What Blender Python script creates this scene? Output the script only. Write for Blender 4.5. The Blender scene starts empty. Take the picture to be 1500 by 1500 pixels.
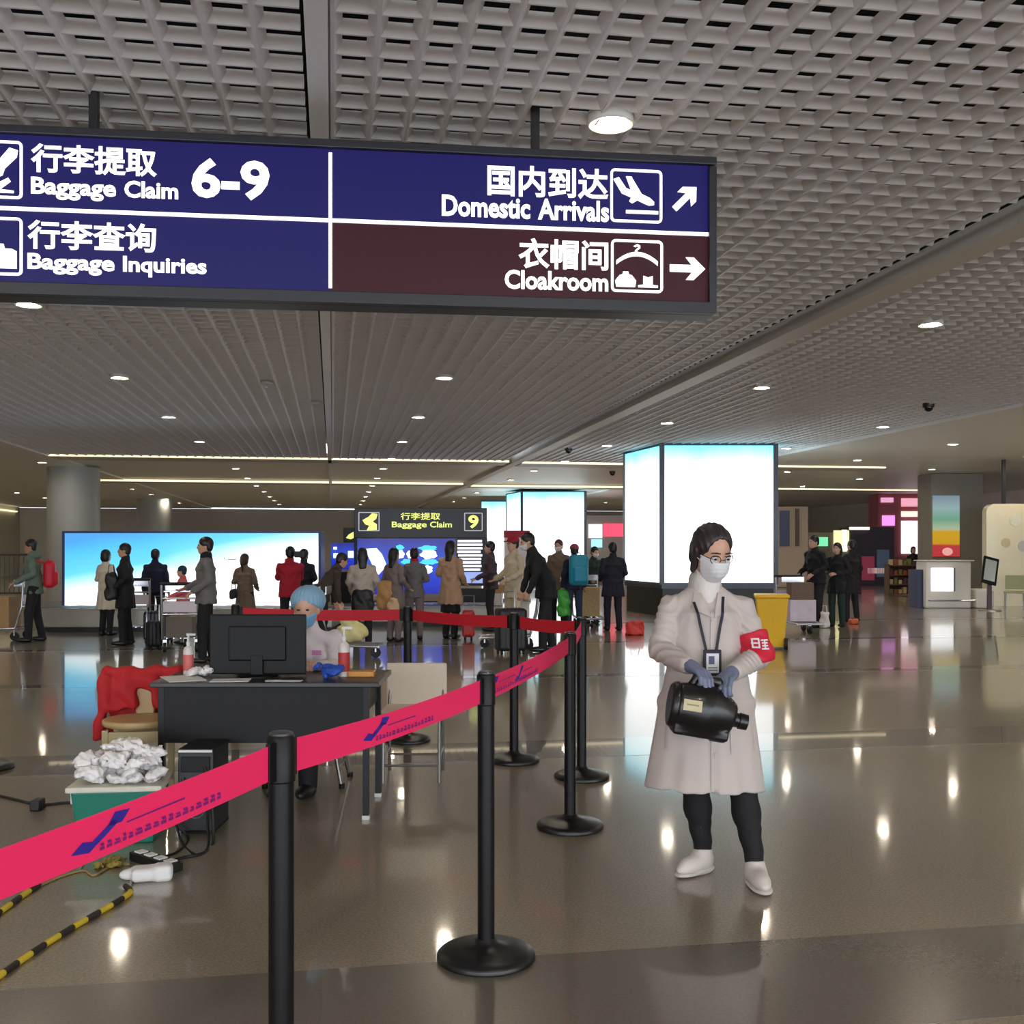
import bpy, bmesh, math, random
import numpy as np
from mathutils import Vector, Matrix, Euler
from mathutils.bvhtree import BVHTree

random.seed(7)
rng = np.random.default_rng(7)
scene = bpy.context.scene
COL = scene.collection

# ------------------------------------------------------------------ camera
FPX, HOR, EYE = 1550.0, 803.0, 1.50          # focal length in pixels, horizon row, eye height
YAW = math.atan(263.0 / FPX)                 # turned to the right of the hall's long axis
cam_d = bpy.data.cameras.new('camera')
cam_d.sensor_width = 36.0
cam_d.lens = 36.0 * FPX / 1500.0
cam_d.shift_y = (HOR - 750.0) / 1500.0
cam_d.clip_end = 300
cam = bpy.data.objects.new('camera', cam_d)
COL.objects.link(cam)
cam.location = (0, 0, EYE)
cam.rotation_euler = (math.pi / 2, 0, -YAW)
scene.camera = cam

# ------------------------------------------------------------------ world, exposure
world = bpy.data.worlds.new('world')
scene.world = world
world.use_nodes = True
bg = world.node_tree.nodes['Background']
bg.inputs[0].default_value = (0.86, 0.92, 1.0, 1)
bg.inputs[1].default_value = 5.2
vs = scene.view_settings
vs.view_transform = 'Standard'
vs.look = 'None'
vs.exposure = 0.0
vs.gamma = 1.0
vs.use_curve_mapping = False
scene.cycles.use_denoising = True
scene.cycles.max_bounces = 5
scene.cycles.diffuse_bounces = 3
scene.cycles.glossy_bounces = 3
scene.cycles.adaptive_threshold = 0.02
scene.cycles.sample_clamp_indirect = 4.0
LAMP = 265.0                                  # strength of the downlight discs
CEIL = 3.80                                   # ceiling height

FW = Vector((math.sin(YAW), math.cos(YAW), 0))
RT = Vector((math.cos(YAW), -math.sin(YAW), 0))


def at(u, v, d):
    """world point at depth d (along the view axis) behind image point u, v"""
    return Vector((0, 0, EYE)) + FW * d + RT * ((u - 750) / FPX * d) + Vector((0, 0, (HOR - v) / FPX * d))


def ground(u, d):
    p = at(u, HOR, d)
    return Vector((p.x, p.y, 0))


def fdepth(v):
    return EYE * FPX / (v - HOR)


# ------------------------------------------------------------------ materials
def lin(c):
    out = []
    for x in c[:3]:
        x = x / 255.0
        out.append(x / 12.92 if x <= 0.04045 else ((x + 0.055) / 1.055) ** 2.4)
    return tuple(out) + (1.0,)


MATS = {}


def M(key, rgb=None, rough=0.55, metal=0.0, var=0.10, scale=25.0, bump=0.0, emit=None, power=0.0, spec=0.5, coat=0.0, trans=0.0):
    """procedural material: base colour broken up by noise, optional bump and emission"""
    if key in MATS:
        return MATS[key]
    m = bpy.data.materials.new(key)
    m.use_nodes = True
    nt = m.node_tree
    b = nt.nodes['Principled BSDF']
    tc = nt.nodes.new('ShaderNodeTexCoord')
    nz = nt.nodes.new('ShaderNodeTexNoise')
    nz.inputs['Scale'].default_value = scale
    nz.inputs['Detail'].default_value = 3
    nt.links.new(tc.outputs['Object'], nz.inputs['Vector'])
    mix = nt.nodes.new('ShaderNodeMix')
    mix.data_type = 'RGBA'
    c = lin(rgb)
    mix.inputs[6].default_value = tuple(x * (1 - var) for x in c[:3]) + (1,)
    mix.inputs[7].default_value = tuple(min(1, x * (1 + var)) for x in c[:3]) + (1,)
    nt.links.new(nz.outputs['Fac'], mix.inputs[0])
    nt.links.new(mix.outputs[2], b.inputs['Base Color'])
    b.inputs['Roughness'].default_value = rough
    b.inputs['Metallic'].default_value = metal
    b.inputs['Specular IOR Level'].default_value = spec
    b.inputs['Coat Weight'].default_value = coat
    if trans:
        b.inputs['Transmission Weight'].default_value = trans
    if bump:
        bp = nt.nodes.new('ShaderNodeBump')
        bp.inputs['Strength'].default_value = bump
        bp.inputs['Distance'].default_value = 0.01
        nt.links.new(nz.outputs['Fac'], bp.inputs['Height'])
        nt.links.new(bp.outputs['Normal'], b.inputs['Normal'])
    if emit is not None:
        b.inputs['Emission Color'].default_value = lin(emit)
        b.inputs['Emission Strength'].default_value = power
    MATS[key] = m
    return m


def glow_ramp(key, stops, axis, power, noise=0.0, slant=0.0, scale=1.0, offset=0.0):
    """backlit print: colour ramp over local coordinates, emitted"""
    if key in MATS:
        return MATS[key]
    m = bpy.data.materials.new(key)
    m.use_nodes = True
    nt = m.node_tree
    b = nt.nodes['Principled BSDF']
    tc = nt.nodes.new('ShaderNodeTexCoord')
    sep = nt.nodes.new('ShaderNodeSeparateXYZ')
    nt.links.new(tc.outputs['Generated'], sep.inputs[0])
    add = nt.nodes.new('ShaderNodeMath'); add.operation = 'MULTIPLY_ADD'
    nt.links.new(sep.outputs['X'], add.inputs[0])
    add.inputs[1].default_value = slant
    nt.links.new(sep.outputs[axis], add.inputs[2])
    nz = nt.nodes.new('ShaderNodeTexNoise'); nz.inputs['Scale'].default_value = 2.0
    nt.links.new(tc.outputs['Generated'], nz.inputs['Vector'])
    add2 = nt.nodes.new('ShaderNodeMath'); add2.operation = 'MULTIPLY_ADD'
    nt.links.new(nz.outputs['Fac'], add2.inputs[0])
    add2.inputs[1].default_value = noise
    nt.links.new(add.outputs[0], add2.inputs[2])
    add3 = nt.nodes.new('ShaderNodeMath'); add3.operation = 'MULTIPLY_ADD'
    nt.links.new(add2.outputs[0], add3.inputs[0])
    add3.inputs[1].default_value = scale
    add3.inputs[2].default_value = offset
    rp = nt.nodes.new('ShaderNodeValToRGB')
    el = rp.color_ramp.elements
    while len(el) < len(stops):
        el.new(0.5)
    for e, (p, c) in zip(el, stops):
        e.position = p
        e.color = lin(c)
    nt.links.new(add3.outputs[0], rp.inputs[0])
    b.inputs['Base Color'].default_value = (0.02, 0.02, 0.02, 1)
    b.inputs['Roughness'].default_value = 0.3
    nt.links.new(rp.outputs[0], b.inputs['Emission Color'])
    b.inputs['Emission Strength'].default_value = power
    MATS[key] = m
    return m


# ------------------------------------------------------------------ mesh helpers
class MB:
    def __init__(s):
        s.v, s.f = [], []

    def add(s, verts, faces):
        n = len(s.v)
        s.v += [tuple(p) for p in verts]
        s.f += [tuple(i + n for i in f) for f in faces]
        return s

    def box(s, c, size, R=None):
        hx, hy, hz = size[0] / 2, size[1] / 2, size[2] / 2
        vs_ = [Vector((x, y, z)) for x in (-hx, hx) for y in (-hy, hy) for z in (-hz, hz)]
        if R is not None:
            vs_ = [R @ p for p in vs_]
        vs_ = [p + Vector(c) for p in vs_]
        return s.add(vs_, [(0, 1, 3, 2), (4, 6, 7, 5), (0, 4, 5, 1), (2, 3, 7, 6), (0, 2, 6, 4), (1, 5, 7, 3)])

    def ring_path(s, pts, radii, n=10, caps=True):
        pts = [Vector(p) for p in pts]
        rings = []
        up = Vector((0, 0, 1))
        for i, p in enumerate(pts):
            t = (pts[min(i + 1, len(pts) - 1)] - pts[max(i - 1, 0)]).normalized()
            a = up if abs(t.z) < 0.95 else Vector((1, 0, 0))
            x = t.cross(a).normalized()
            y = x.cross(t).normalized()
            rings.append([p + (x * math.cos(2 * math.pi * k / n) + y * math.sin(2 * math.pi * k / n)) * radii[i] for k in range(n)])
        base = len(s.v)
        for r in rings:
            s.v += [tuple(p) for p in r]
        for i in range(len(rings) - 1):
            for k in range(n):
                a = base + i * n + k
                b = base + i * n + (k + 1) % n
                s.f.append((a, b, b + n, a + n))
        if caps:
            s.f.append(tuple(base + k for k in reversed(range(n))))
            s.f.append(tuple(base + (len(rings) - 1) * n + k for k in range(n)))
        return s

    def tube(s, pts, r, n=10):
        return s.ring_path(pts, [r] * len(pts), n)

    def cyl(s, p0, p1, r0, r1=None, n=16):
        return s.ring_path([p0, p1], [r0, r0 if r1 is None else r1], n)

    def lathe(s, prof, n=32, c=(0, 0, 0)):
        base = len(s.v)
        for (r, z) in prof:
            for k in range(n):
                a = 2 * math.pi * k / n
                s.v.append((c[0] + r * math.cos(a), c[1] + r * math.sin(a), c[2] + z))
        for i in range(len(prof) - 1):
            for k in range(n):
                a = base + i * n + k
                b = base + i * n + (k + 1) % n
                s.f.append((a, b, b + n, a + n))
        s.f.append(tuple(base + k for k in reversed(range(n))))
        s.f.append(tuple(base + (len(prof) - 1) * n + k for k in range(n)))
        return s

    def plate(s, poly, y0, y1):
        """polygon in x,z (counter-clockwise seen from -y) thickened from y0 (front) to y1"""
        n = len(poly)
        base = len(s.v)
        s.v += [(p[0], y0, p[1]) for p in poly] + [(p[0], y1, p[1]) for p in poly]
        s.f.append(tuple(base + k for k in range(n)))
        s.f.append(tuple(base + n + k for k in reversed(range(n))))
        for k in range(n):
            j = (k + 1) % n
            s.f.append((base + k, base + n + k, base + n + j, base + j))
        return s

    def ball(s, c, r, nu=14, nv=8):
        prof = []
        for j in range(nv + 1):
            t = -math.pi / 2 + math.pi * j / nv
            prof.append((max(math.cos(t), 1e-3), math.sin(t)))
        base = len(s.v)
        s.lathe(prof, nu)
        for i in range(base, len(s.v)):
            x, y, z = s.v[i]
            s.v[i] = (c[0] + x * r[0], c[1] + y * r[1], c[2] + z * r[2])
        return s

    def mesh(s, name, mat, bevel=0.0, smooth=None):
        me = bpy.data.meshes.new(name)
        me.from_pydata(s.v, [], s.f)
        if bevel:
            bm = bmesh.new(); bm.from_mesh(me)
            es = [e for e in bm.edges if len(e.link_faces) == 2 and e.calc_face_angle(0) > 0.6]
            bmesh.ops.bevel(bm, geom=es, offset=bevel, segments=2, profile=0.6, affect='EDGES', clamp_overlap=True)
            bm.to_mesh(me); bm.free()
        if mat is not None:
            me.materials.append(mat)
        if smooth is not None:
            for p in me.polygons:
                p.use_smooth = True
            me.set_sharp_from_angle(angle=math.radians(smooth))
        return me

    def build(s, name, mat, parent=None, loc=(0, 0, 0), rz=0.0, bevel=0.0, smooth=None):
        return link(name, s.mesh(name, mat, bevel, smooth), parent, loc, rz)


def link(name, me, parent=None, loc=(0, 0, 0), rz=0.0):
    o = bpy.data.objects.new(name, me)
    COL.objects.link(o)
    o.location = loc
    o.rotation_euler = (0, 0, rz)
    if parent is not None:
        o.parent = parent
    return o


def tag(o, label=None, cat=None, group=None, kind=None):
    if label: o['label'] = label
    if cat: o['category'] = cat
    if group: o['group'] = group
    if kind: o['kind'] = kind
    return o


def thing(name, label, cat, loc=(0, 0, 0), rz=0.0, group=None, kind=None):
    return tag(link(name, None, None, loc, rz), label, cat, group, kind)


def copy_tree(o, parent=None):
    c = o.copy()
    COL.objects.link(c)
    c.parent = parent
    for ch in list(o.children):
        copy_tree(ch, c)
    return c


def rrect(x0, z0, x1, z1, r, n=5):
    pts = []
    for cx, cz, a0 in ((x1 - r, z0 + r, -90), (x1 - r, z1 - r, 0), (x0 + r, z1 - r, 90), (x0 + r, z0 + r, 180)):
        for k in range(n + 1):
            a = math.radians(a0 + 90 * k / n)
            pts.append((cx + r * math.cos(a), cz + r * math.sin(a)))
    return pts


def rframe(mb, x0, z0, x1, z1, r, w, y0, y1):
    """rounded-corner outline in the x,z plane"""
    a = rrect(x0, z0, x1, z1, r)
    b = rrect(x0 + w, z0 + w, x1 - w, z1 - w, max(r - w, 0.001))
    n = len(a)
    base = len(mb.v)
    for ring, y in ((a, y0), (b, y0), (a, y1), (b, y1)):
        mb.v += [(p[0], y, p[1]) for p in ring]
    for k in range(n):
        j = (k + 1) % n
        A, B, C, D = base, base + n, base + 2 * n, base + 3 * n
        mb.f += [(A + k, A + j, B + j, B + k), (A + j, A + k, C + k, C + j), (B + k, B + j, D + j, D + k)]
    return mb


def text_mesh(body, bold=0.0):
    cu = bpy.data.curves.new('lettering', 'FONT')
    cu.body = body
    cu.size = 1.0
    cu.bevel_depth = bold
    cu.bevel_resolution = 0
    cu.extrude = 0.01
    cu.resolution_u = 3
    o = bpy.data.objects.new('lettering', cu)
    COL.objects.link(o)
    dg = bpy.context.evaluated_depsgraph_get()
    dg.update()
    me = bpy.data.meshes.new_from_object(o.evaluated_get(dg))
    bpy.data.objects.remove(o)
    bpy.data.curves.remove(cu)
    return me


def text_fit(name, body, mat, parent, x0, z0, x1, z1, y, bold=0.0, thick=0.004):
    """lettering fitted to a box in the parent's x,z plane, its face at y"""
    me = text_mesh(body, bold)
    co = np.empty(len(me.vertices) * 3)
    me.vertices.foreach_get('co', co)
    co = co.reshape(-1, 3)
    lo, hi = co.min(0), co.max(0)
    q = np.empty_like(co)
    q[:, 0] = x0 + (co[:, 0] - lo[0]) / (hi[0] - lo[0]) * (x1 - x0)
    q[:, 2] = z0 + (co[:, 1] - lo[1]) / (hi[1] - lo[1]) * (z1 - z0)
    q[:, 1] = y - (co[:, 2] - lo[2]) / max(hi[2] - lo[2], 1e-6) * thick
    me.vertices.foreach_set('co', q.ravel())
    me.materials.clear()
    me.materials.append(mat)
    me.update()
    return link(name, me, parent)


# ------------------------------------------------------------------ implicit surfaces for bodies and soft things
class Sdf:
    def __init__(s):
        s.ops = []

    def _put(s, op, lo, hi, fn, k):
        s.ops.append((op, np.array(lo, float), np.array(hi, float), fn, k))
        return s

    def cap(s, a, b, ra, rb, k=0.03, op='add'):
        a = np.array(a, float); b = np.array(b, float)
        ab = b - a
        L2 = max(float(ab @ ab), 1e-9)
        def fn(X, Y, Z):
            t = np.clip(((X - a[0]) * ab[0] + (Y - a[1]) * ab[1] + (Z - a[2]) * ab[2]) / L2, 0, 1)
            return np.sqrt((X - a[0] - t * ab[0]) ** 2 + (Y - a[1] - t * ab[1]) ** 2 + (Z - a[2] - t * ab[2]) ** 2) - (ra + (rb - ra) * t)
        r = max(ra, rb)
        return s._put(op, np.minimum(a, b) - r, np.maximum(a, b) + r, fn, k)

    def path(s, pts, radii, k=0.02, op='add'):
        for i in range(len(pts) - 1):
            s.cap(pts[i], pts[i + 1], radii[i], radii[i + 1], k, op)
        return s

    def ell(s, c, r, k=0.03, R=None, op='add'):
        c = np.array(c, float); r = np.array(r, float)
        Q = np.eye(3) if R is None else np.array(R, float)
        def fn(X, Y, Z):
            x, y, z = X - c[0], Y - c[1], Z - c[2]
            lx = Q[0, 0] * x + Q[1, 0] * y + Q[2, 0] * z
            ly = Q[0, 1] * x + Q[1, 1] * y + Q[2, 1] * z
            lz = Q[0, 2] * x + Q[1, 2] * y + Q[2, 2] * z
            k0 = np.sqrt((lx / r[0]) ** 2 + (ly / r[1]) ** 2 + (lz / r[2]) ** 2)
            k1 = np.sqrt((lx / r[0] ** 2) ** 2 + (ly / r[1] ** 2) ** 2 + (lz / r[2] ** 2) ** 2)
            return k0 * (k0 - 1) / np.maximum(k1, 1e-6)
        m = float(r.max())
        return s._put(op, c - m, c + m, fn, k)

    def econe(s, a, b, ra, rb, k=0.03, xdir=(1, 0, 0), op='add', rnd=0.01):
        """elliptic cone frustum from a to b; ra, rb = (half width along xdir, half depth)"""
        a = np.array(a, float); b = np.array(b, float)
        ax = b - a
        L = np.linalg.norm(ax); ax = ax / L
        xd = np.array(xdir, float); xd = xd - ax * (xd @ ax); xd /= np.linalg.norm(xd)
        yd = np.cross(ax, xd)
        def fn(X, Y, Z):
            x, y, z = X - a[0], Y - a[1], Z - a[2]
            t = x * ax[0] + y * ax[1] + z * ax[2]
            p = x * xd[0] + y * xd[1] + z * xd[2]
            q = x * yd[0] + y * yd[1] + z * yd[2]
            tt = np.clip(t / L, 0, 1)
            rx = ra[0] + (rb[0] - ra[0]) * tt
            ry = ra[1] + (rb[1] - ra[1]) * tt
            k0 = np.sqrt((p / rx) ** 2 + (q / ry) ** 2)
            k1 = np.sqrt((p / rx ** 2) ** 2 + (q / ry ** 2) ** 2)
            d = np.where(k0 < 1e-4, -np.minimum(rx, ry), k0 * (k0 - 1) / np.maximum(k1, 1e-6)) + rnd
            e = np.abs(t - L / 2) - L / 2 + rnd
            return np.minimum(np.maximum(d, e), 0) + np.sqrt(np.maximum(d, 0) ** 2 + np.maximum(e, 0) ** 2) - rnd
        m = max(ra[0], ra[1], rb[0], rb[1])
        return s._put(op, np.minimum(a, b) - m, np.maximum(a, b) + m, fn, k)

    def rbox(s, c, half, rnd=0.02, k=0.01, R=None, op='add'):
        c = np.array(c, float); h = np.array(half, float) - rnd
        Q = np.eye(3) if R is None else np.array(R, float)
        def fn(X, Y, Z):
            x, y, z = X - c[0], Y - c[1], Z - c[2]
            l = [np.abs(Q[0, i] * x + Q[1, i] * y + Q[2, i] * z) - h[i] for i in range(3)]
            out = np.sqrt(sum(np.maximum(v, 0) ** 2 for v in l))
            return out + np.minimum(np.maximum(np.maximum(l[0], l[1]), l[2]), 0) - rnd
        m = float(np.linalg.norm(np.array(half)))
        if R is None:
            return s._put(op, c - np.array(half), c + np.array(half), fn, k)
        return s._put(op, c - m, c + m, fn, k)

    def warp(s, fn):
        """adds fn(X, Y, Z) to the whole field"""
        s.ops.append(('warp', None, None, fn, 0))
        return s

    def half(s, p, n):
        """keep only the side of the plane (p, n) that n points away from"""
        p = np.array(p, float); n = np.array(n, float); n /= np.linalg.norm(n)
        s.ops.append(('half', None, None, lambda X, Y, Z: (X - p[0]) * n[0] + (Y - p[1]) * n[1] + (Z - p[2]) * n[2], 0))
        return s

    def mesh(s, name, h, mat):
        adds = [o for o in s.ops if o[0] == 'add']
        lo = np.min([o[1] for o in adds], 0) - 3 * h
        hi = np.max([o[2] for o in adds], 0) + 3 * h
        n = np.ceil((hi - lo) / h).astype(int) + 1
        ax = [(lo[i] + h * np.arange(n[i])).astype(np.float32) for i in range(3)]
        F = np.full(n, 1.0, np.float32)
        for op, a, b, fn, k in s.ops:
            if op in ('warp', 'half'):
                X, Y, Z = np.meshgrid(*ax, indexing='ij', sparse=True)
                g = fn(X, Y, Z)
                F = F + g if op == 'warp' else np.maximum(F, g)
                F = F.astype(np.float32)
                continue
            i0 = np.clip(np.floor((a - k - 2 * h - lo) / h).astype(int), 0, n)
            i1 = np.clip(np.ceil((b + k + 2 * h - lo) / h).astype(int) + 1, 0, n)
            if np.any(i1 <= i0):
                continue
            sl = tuple(slice(i0[i], i1[i]) for i in range(3))
            X, Y, Z = np.meshgrid(*[ax[i][sl[i]] for i in range(3)], indexing='ij', sparse=True)
            d = fn(X, Y, Z).astype(np.float32)
            f = F[sl]
            kk = max(k, 1e-5)
            if op == 'add':
                hh = np.maximum(kk - np.abs(f - d), 0) / kk
                F[sl] = np.minimum(f, d) - hh * hh * kk * 0.25
            else:
                d = -d
                hh = np.maximum(kk - np.abs(f - d), 0) / kk
                F[sl] = np.maximum(f, d) + hh * hh * kk * 0.25
        F[F == 0] = 1e-7
        return nets(name, F, lo, h, mat)

    def build(s, name, h, mat, parent=None, loc=(0, 0, 0), rz=0.0):
        return link(name, s.mesh(name, h, mat), parent, loc, rz)


def nets(name, F, lo, h, mat):
    """surface nets: one vertex in each cell that the surface crosses"""
    S = F < 0
    c = [S[i:S.shape[0] - 1 + i, j:S.shape[1] - 1 + j, k:S.shape[2] - 1 + k] for i in (0, 1) for j in (0, 1) for k in (0, 1)]
    cnt = sum(x.astype(np.int8) for x in c)
    act = (cnt > 0) & (cnt < 8)
    I, J, K = np.nonzero(act)
    idx = np.full(act.shape, -1, np.int32)
    idx[I, J, K] = np.arange(len(I))
    val = {(a, b, d): F[I + a, J + b, K + d] for a in (0, 1) for b in (0, 1) for d in (0, 1)}
    acc = np.zeros((len(I), 3), np.float32); num = np.zeros(len(I), np.float32)
    for a0 in val:
        for axis in range(3):
            if a0[axis] == 0:
                a1 = list(a0); a1[axis] = 1; a1 = tuple(a1)
                f0, f1 = val[a0], val[a1]
                m = (f0 < 0) != (f1 < 0)
                t = np.where(m, f0 / np.where(m, f0 - f1, 1), 0)
                for q in range(3):
                    acc[:, q] += np.where(m, a0[q] + (t if q == axis else 0), 0)
                num += m
    P = (np.stack([I, J, K], 1) + acc / np.maximum(num, 1)[:, None]) * h + lo
    quads = []
    for axis in range(3):
        sl0 = [slice(None)] * 3; sl1 = [slice(None)] * 3
        sl0[axis] = slice(0, -1); sl1[axis] = slice(1, None)
        A, B = S[tuple(sl0)], S[tuple(sl1)]
        e = np.array(np.nonzero(A != B)).T
        o1, o2 = (axis + 1) % 3, (axis + 2) % 3
        ok = (e[:, o1] > 0) & (e[:, o2] > 0) & (e[:, o1] < F.shape[o1] - 1) & (e[:, o2] < F.shape[o2] - 1)
        e = e[ok]
        def cell(d1, d2):
            q = e.copy(); q[:, o1] -= d1; q[:, o2] -= d2
            return idx[q[:, 0], q[:, 1], q[:, 2]]
        q = np.stack([cell(1, 1), cell(0, 1), cell(0, 0), cell(1, 0)], 1)
        flip = ~A[e[:, 0], e[:, 1], e[:, 2]]
        q[flip] = q[flip][:, ::-1]
        quads.append(q)
    Q = np.concatenate(quads)
    me = bpy.data.meshes.new(name)
    me.vertices.add(len(P)); me.vertices.foreach_set('co', P.astype(np.float32).ravel())
    me.loops.add(Q.size); me.loops.foreach_set('vertex_index', Q.astype(np.int32).ravel())
    me.polygons.add(len(Q)); me.polygons.foreach_set('loop_start', np.arange(0, Q.size, 4, dtype=np.int32))
    me.polygons.foreach_set('use_smooth', np.ones(len(Q), bool))
    me.update(calc_edges=True)
    me.validate()
    if mat is not None:
        me.materials.append(mat)
    return me

# ================================================================== the setting
def floor_material():
    m = bpy.data.materials.new('polished_terrazzo')
    m.use_nodes = True
    nt = m.node_tree
    b = nt.nodes['Principled BSDF']
    tc = nt.nodes.new('ShaderNodeTexCoord')
    n1 = nt.nodes.new('ShaderNodeTexNoise'); n1.inputs['Scale'].default_value = 90; n1.inputs['Detail'].default_value = 4
    n2 = nt.nodes.new('ShaderNodeTexNoise'); n2.inputs['Scale'].default_value = 0.8; n2.inputs['Detail'].default_value = 4
    for n in (n1, n2):
        nt.links.new(tc.outputs['Object'], n.inputs['Vector'])
    r1 = nt.nodes.new('ShaderNodeValToRGB')
    r1.color_ramp.elements[0].position = 0.35; r1.color_ramp.elements[0].color = lin((122, 111, 97))
    r1.color_ramp.elements[1].position = 0.68; r1.color_ramp.elements[1].color = lin((160, 147, 130))
    nt.links.new(n1.outputs['Fac'], r1.inputs[0])
    r2 = nt.nodes.new('ShaderNodeValToRGB')
    r2.color_ramp.elements[0].position = 0.3; r2.color_ramp.elements[0].color = (0.86, 0.86, 0.86, 1)
    r2.color_ramp.elements[1].position = 0.7; r2.color_ramp.elements[1].color = (1, 1, 1, 1)
    nt.links.new(n2.outputs['Fac'], r2.inputs[0])
    mx = nt.nodes.new('ShaderNodeMix'); mx.data_type = 'RGBA'; mx.blend_type = 'MULTIPLY'; mx.inputs[0].default_value = 1
    nt.links.new(r1.outputs[0], mx.inputs[6]); nt.links.new(r2.outputs[0], mx.inputs[7])
    nt.links.new(mx.outputs[2], b.inputs['Base Color'])
    b.inputs['Roughness'].default_value = 0.30
    b.inputs['Specular IOR Level'].default_value = 0.5
    b.inputs['Coat Weight'].default_value = 0.8
    b.inputs['Coat Roughness'].default_value = 0.07
    b.inputs['Coat IOR'].default_value = 1.5
    return m


m_floor = floor_material()
fl = MB().box((4, 24, -0.1), (62, 80, 0.2)).build('floor', m_floor)
tag(fl, 'polished grey-brown terrazzo floor mirroring the lights', 'floor', kind='structure')
m_inlay = M('dark_granite_inlay', (108, 101, 92), 0.25, coat=0.8, scale=80, var=0.2)
for k, (y, w) in enumerate(((3.45, 0.75), (7.75, 0.70), (12.15, 0.30), (16.4, 0.30), (20.6, 0.30))):
    o = MB().box((4, y, 0.0006), (62, w, 0.0012)).build('trim_%d' % (k + 1), m_inlay)
    tag(o, 'dark granite inlay band crossing the floor, number %s from the pillar lightbox' % ('five four three two one'.split()[k]), 'inlay', kind='structure')

# ---- ceiling: open-cell grid in three bays, flat ceiling round them, dark void above
m_slat = M('grid_slat_white_metal', (226, 222, 222), 0.45, var=0.05)
m_void = M('dark_ceiling_void', (24, 23, 24), 0.9)
m_flat = M('painted_flat_ceiling', (244, 244, 238), 0.45, var=0.04, scale=3)
Y0, Y1 = 3.0, 27.5
grid = thing('ceiling_grid', 'white open-cell grid ceiling of crossing metal slats', 'ceiling', kind='structure')
MB().box((2, 15, 4.25), (18.5, 26, 0.06)).build('void_deck', m_void, grid)
BAYS = [(-6.85, -0.14, 0.217, Y0, 16.6), (0.0, 4.50, 0.20, Y0, 16.6), (4.96, 10.72, 0.20, 5.0, 16.6)]
TB, TT, HT, PITCH = 0.006, 0.044, 0.054, 0.2        # slat half-thickness below and above, height, spacing


def vee(mb, a, b, axis, c0=0.0, z=CEIL):
    """slat of V section (thin below, thick above) from a to b along an axis"""
    pr = [(-TB, z), (TB, z), (TT, z + HT), (-TT, z + HT)]
    vs_ = [((c0 + p, q, r_) if axis == 'y' else (q, c0 + p, r_)) for q in (a, b) for p, r_ in pr]
    return mb.add(vs_, [(3, 2, 1, 0), (4, 5, 6, 7), (0, 1, 5, 4), (1, 2, 6, 5), (2, 3, 7, 6), (3, 0, 4, 7)])


for bi, (xa, xb, px, ya, ysplit) in enumerate(BAYS):
    me_long = vee(MB(), Y0, Y1, 'y', 0.0, CEIL - 0.010).box((0, (Y0 + Y1) / 2, CEIL - 0.012), (0.017, Y1 - Y0, 0.008)).mesh('slat', m_slat)
    n = int((xb - xa) / px)
    for i in range(n + 1):
        link('slat', me_long, grid, (xa + i * px, 0, 0.0))
    me_cross = vee(MB(), xa, xb, 'x', 0.0, CEIL + 0.001).mesh('cross_slat', m_slat)
    y = Y0
    rest = MB()
    while y < Y1:
        if ya <= y < ysplit:
            link('cross_slat', me_cross, grid, (0, y, 0))
        elif y >= ysplit:
            vee(rest, xa, xb, 'x', y, CEIL + 0.001)
        y += PITCH
    tag(rest.build('far_cross_slat', m_slat, grid), kind='stuff')

m_strip = M('grey_ceiling_strip', (250, 248, 248), 0.4, var=0.04)
m_beam = M('grey_beam_paint', (214, 208, 200), 0.5, var=0.05)
o = MB().box((-0.07, 31, CEIL + 0.03), (0.10, 57, 0.14)).build('trim_6', m_strip, bevel=0.006)
tag(o, 'narrow grey divider strip running along the grid ceiling', 'ceiling strip', kind='structure')
o = MB().box((4.79, 31, CEIL + 0.02), (0.24, 57, 0.16)).build('trim_7', m_beam, bevel=0.006)
tag(o, 'wide grey beam running the length of the grid ceiling', 'ceiling beam', kind='structure')
o = MB().box((10.80, 15.2, CEIL + 0.02), (0.10, 24.6, 0.14)).build('trim_8', m_strip, bevel=0.006)
tag(o, 'pale edge strip between grid ceiling and flat ceiling', 'ceiling strip', kind='structure')
o = MB().box((-6.92, 15.2, CEIL + 0.02), (0.10, 24.6, 0.14)).build('trim_9', m_strip, bevel=0.006)
tag(o, 'pale edge strip between grid ceiling and the cream wall side', 'ceiling strip', kind='structure')

cl = MB()
cl.box((-17, 28.0, CEIL + 0.05), (20.1, 72, 0.08))          # side beyond the left strip
cl.box((22.9, 28.0, CEIL + 0.05), (24.1, 72, 0.08))
cl.box((1.9, 46.3, CEIL + 0.10), (17.9, 37.4, 0.08))
cl.box((1.9, -2.5, CEIL + 0.05), (17.9, 11.0, 0.08))
tag(cl.build('ceiling', m_flat), 'flat pale painted ceiling around the grid bays', 'ceiling', kind='structure')
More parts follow.
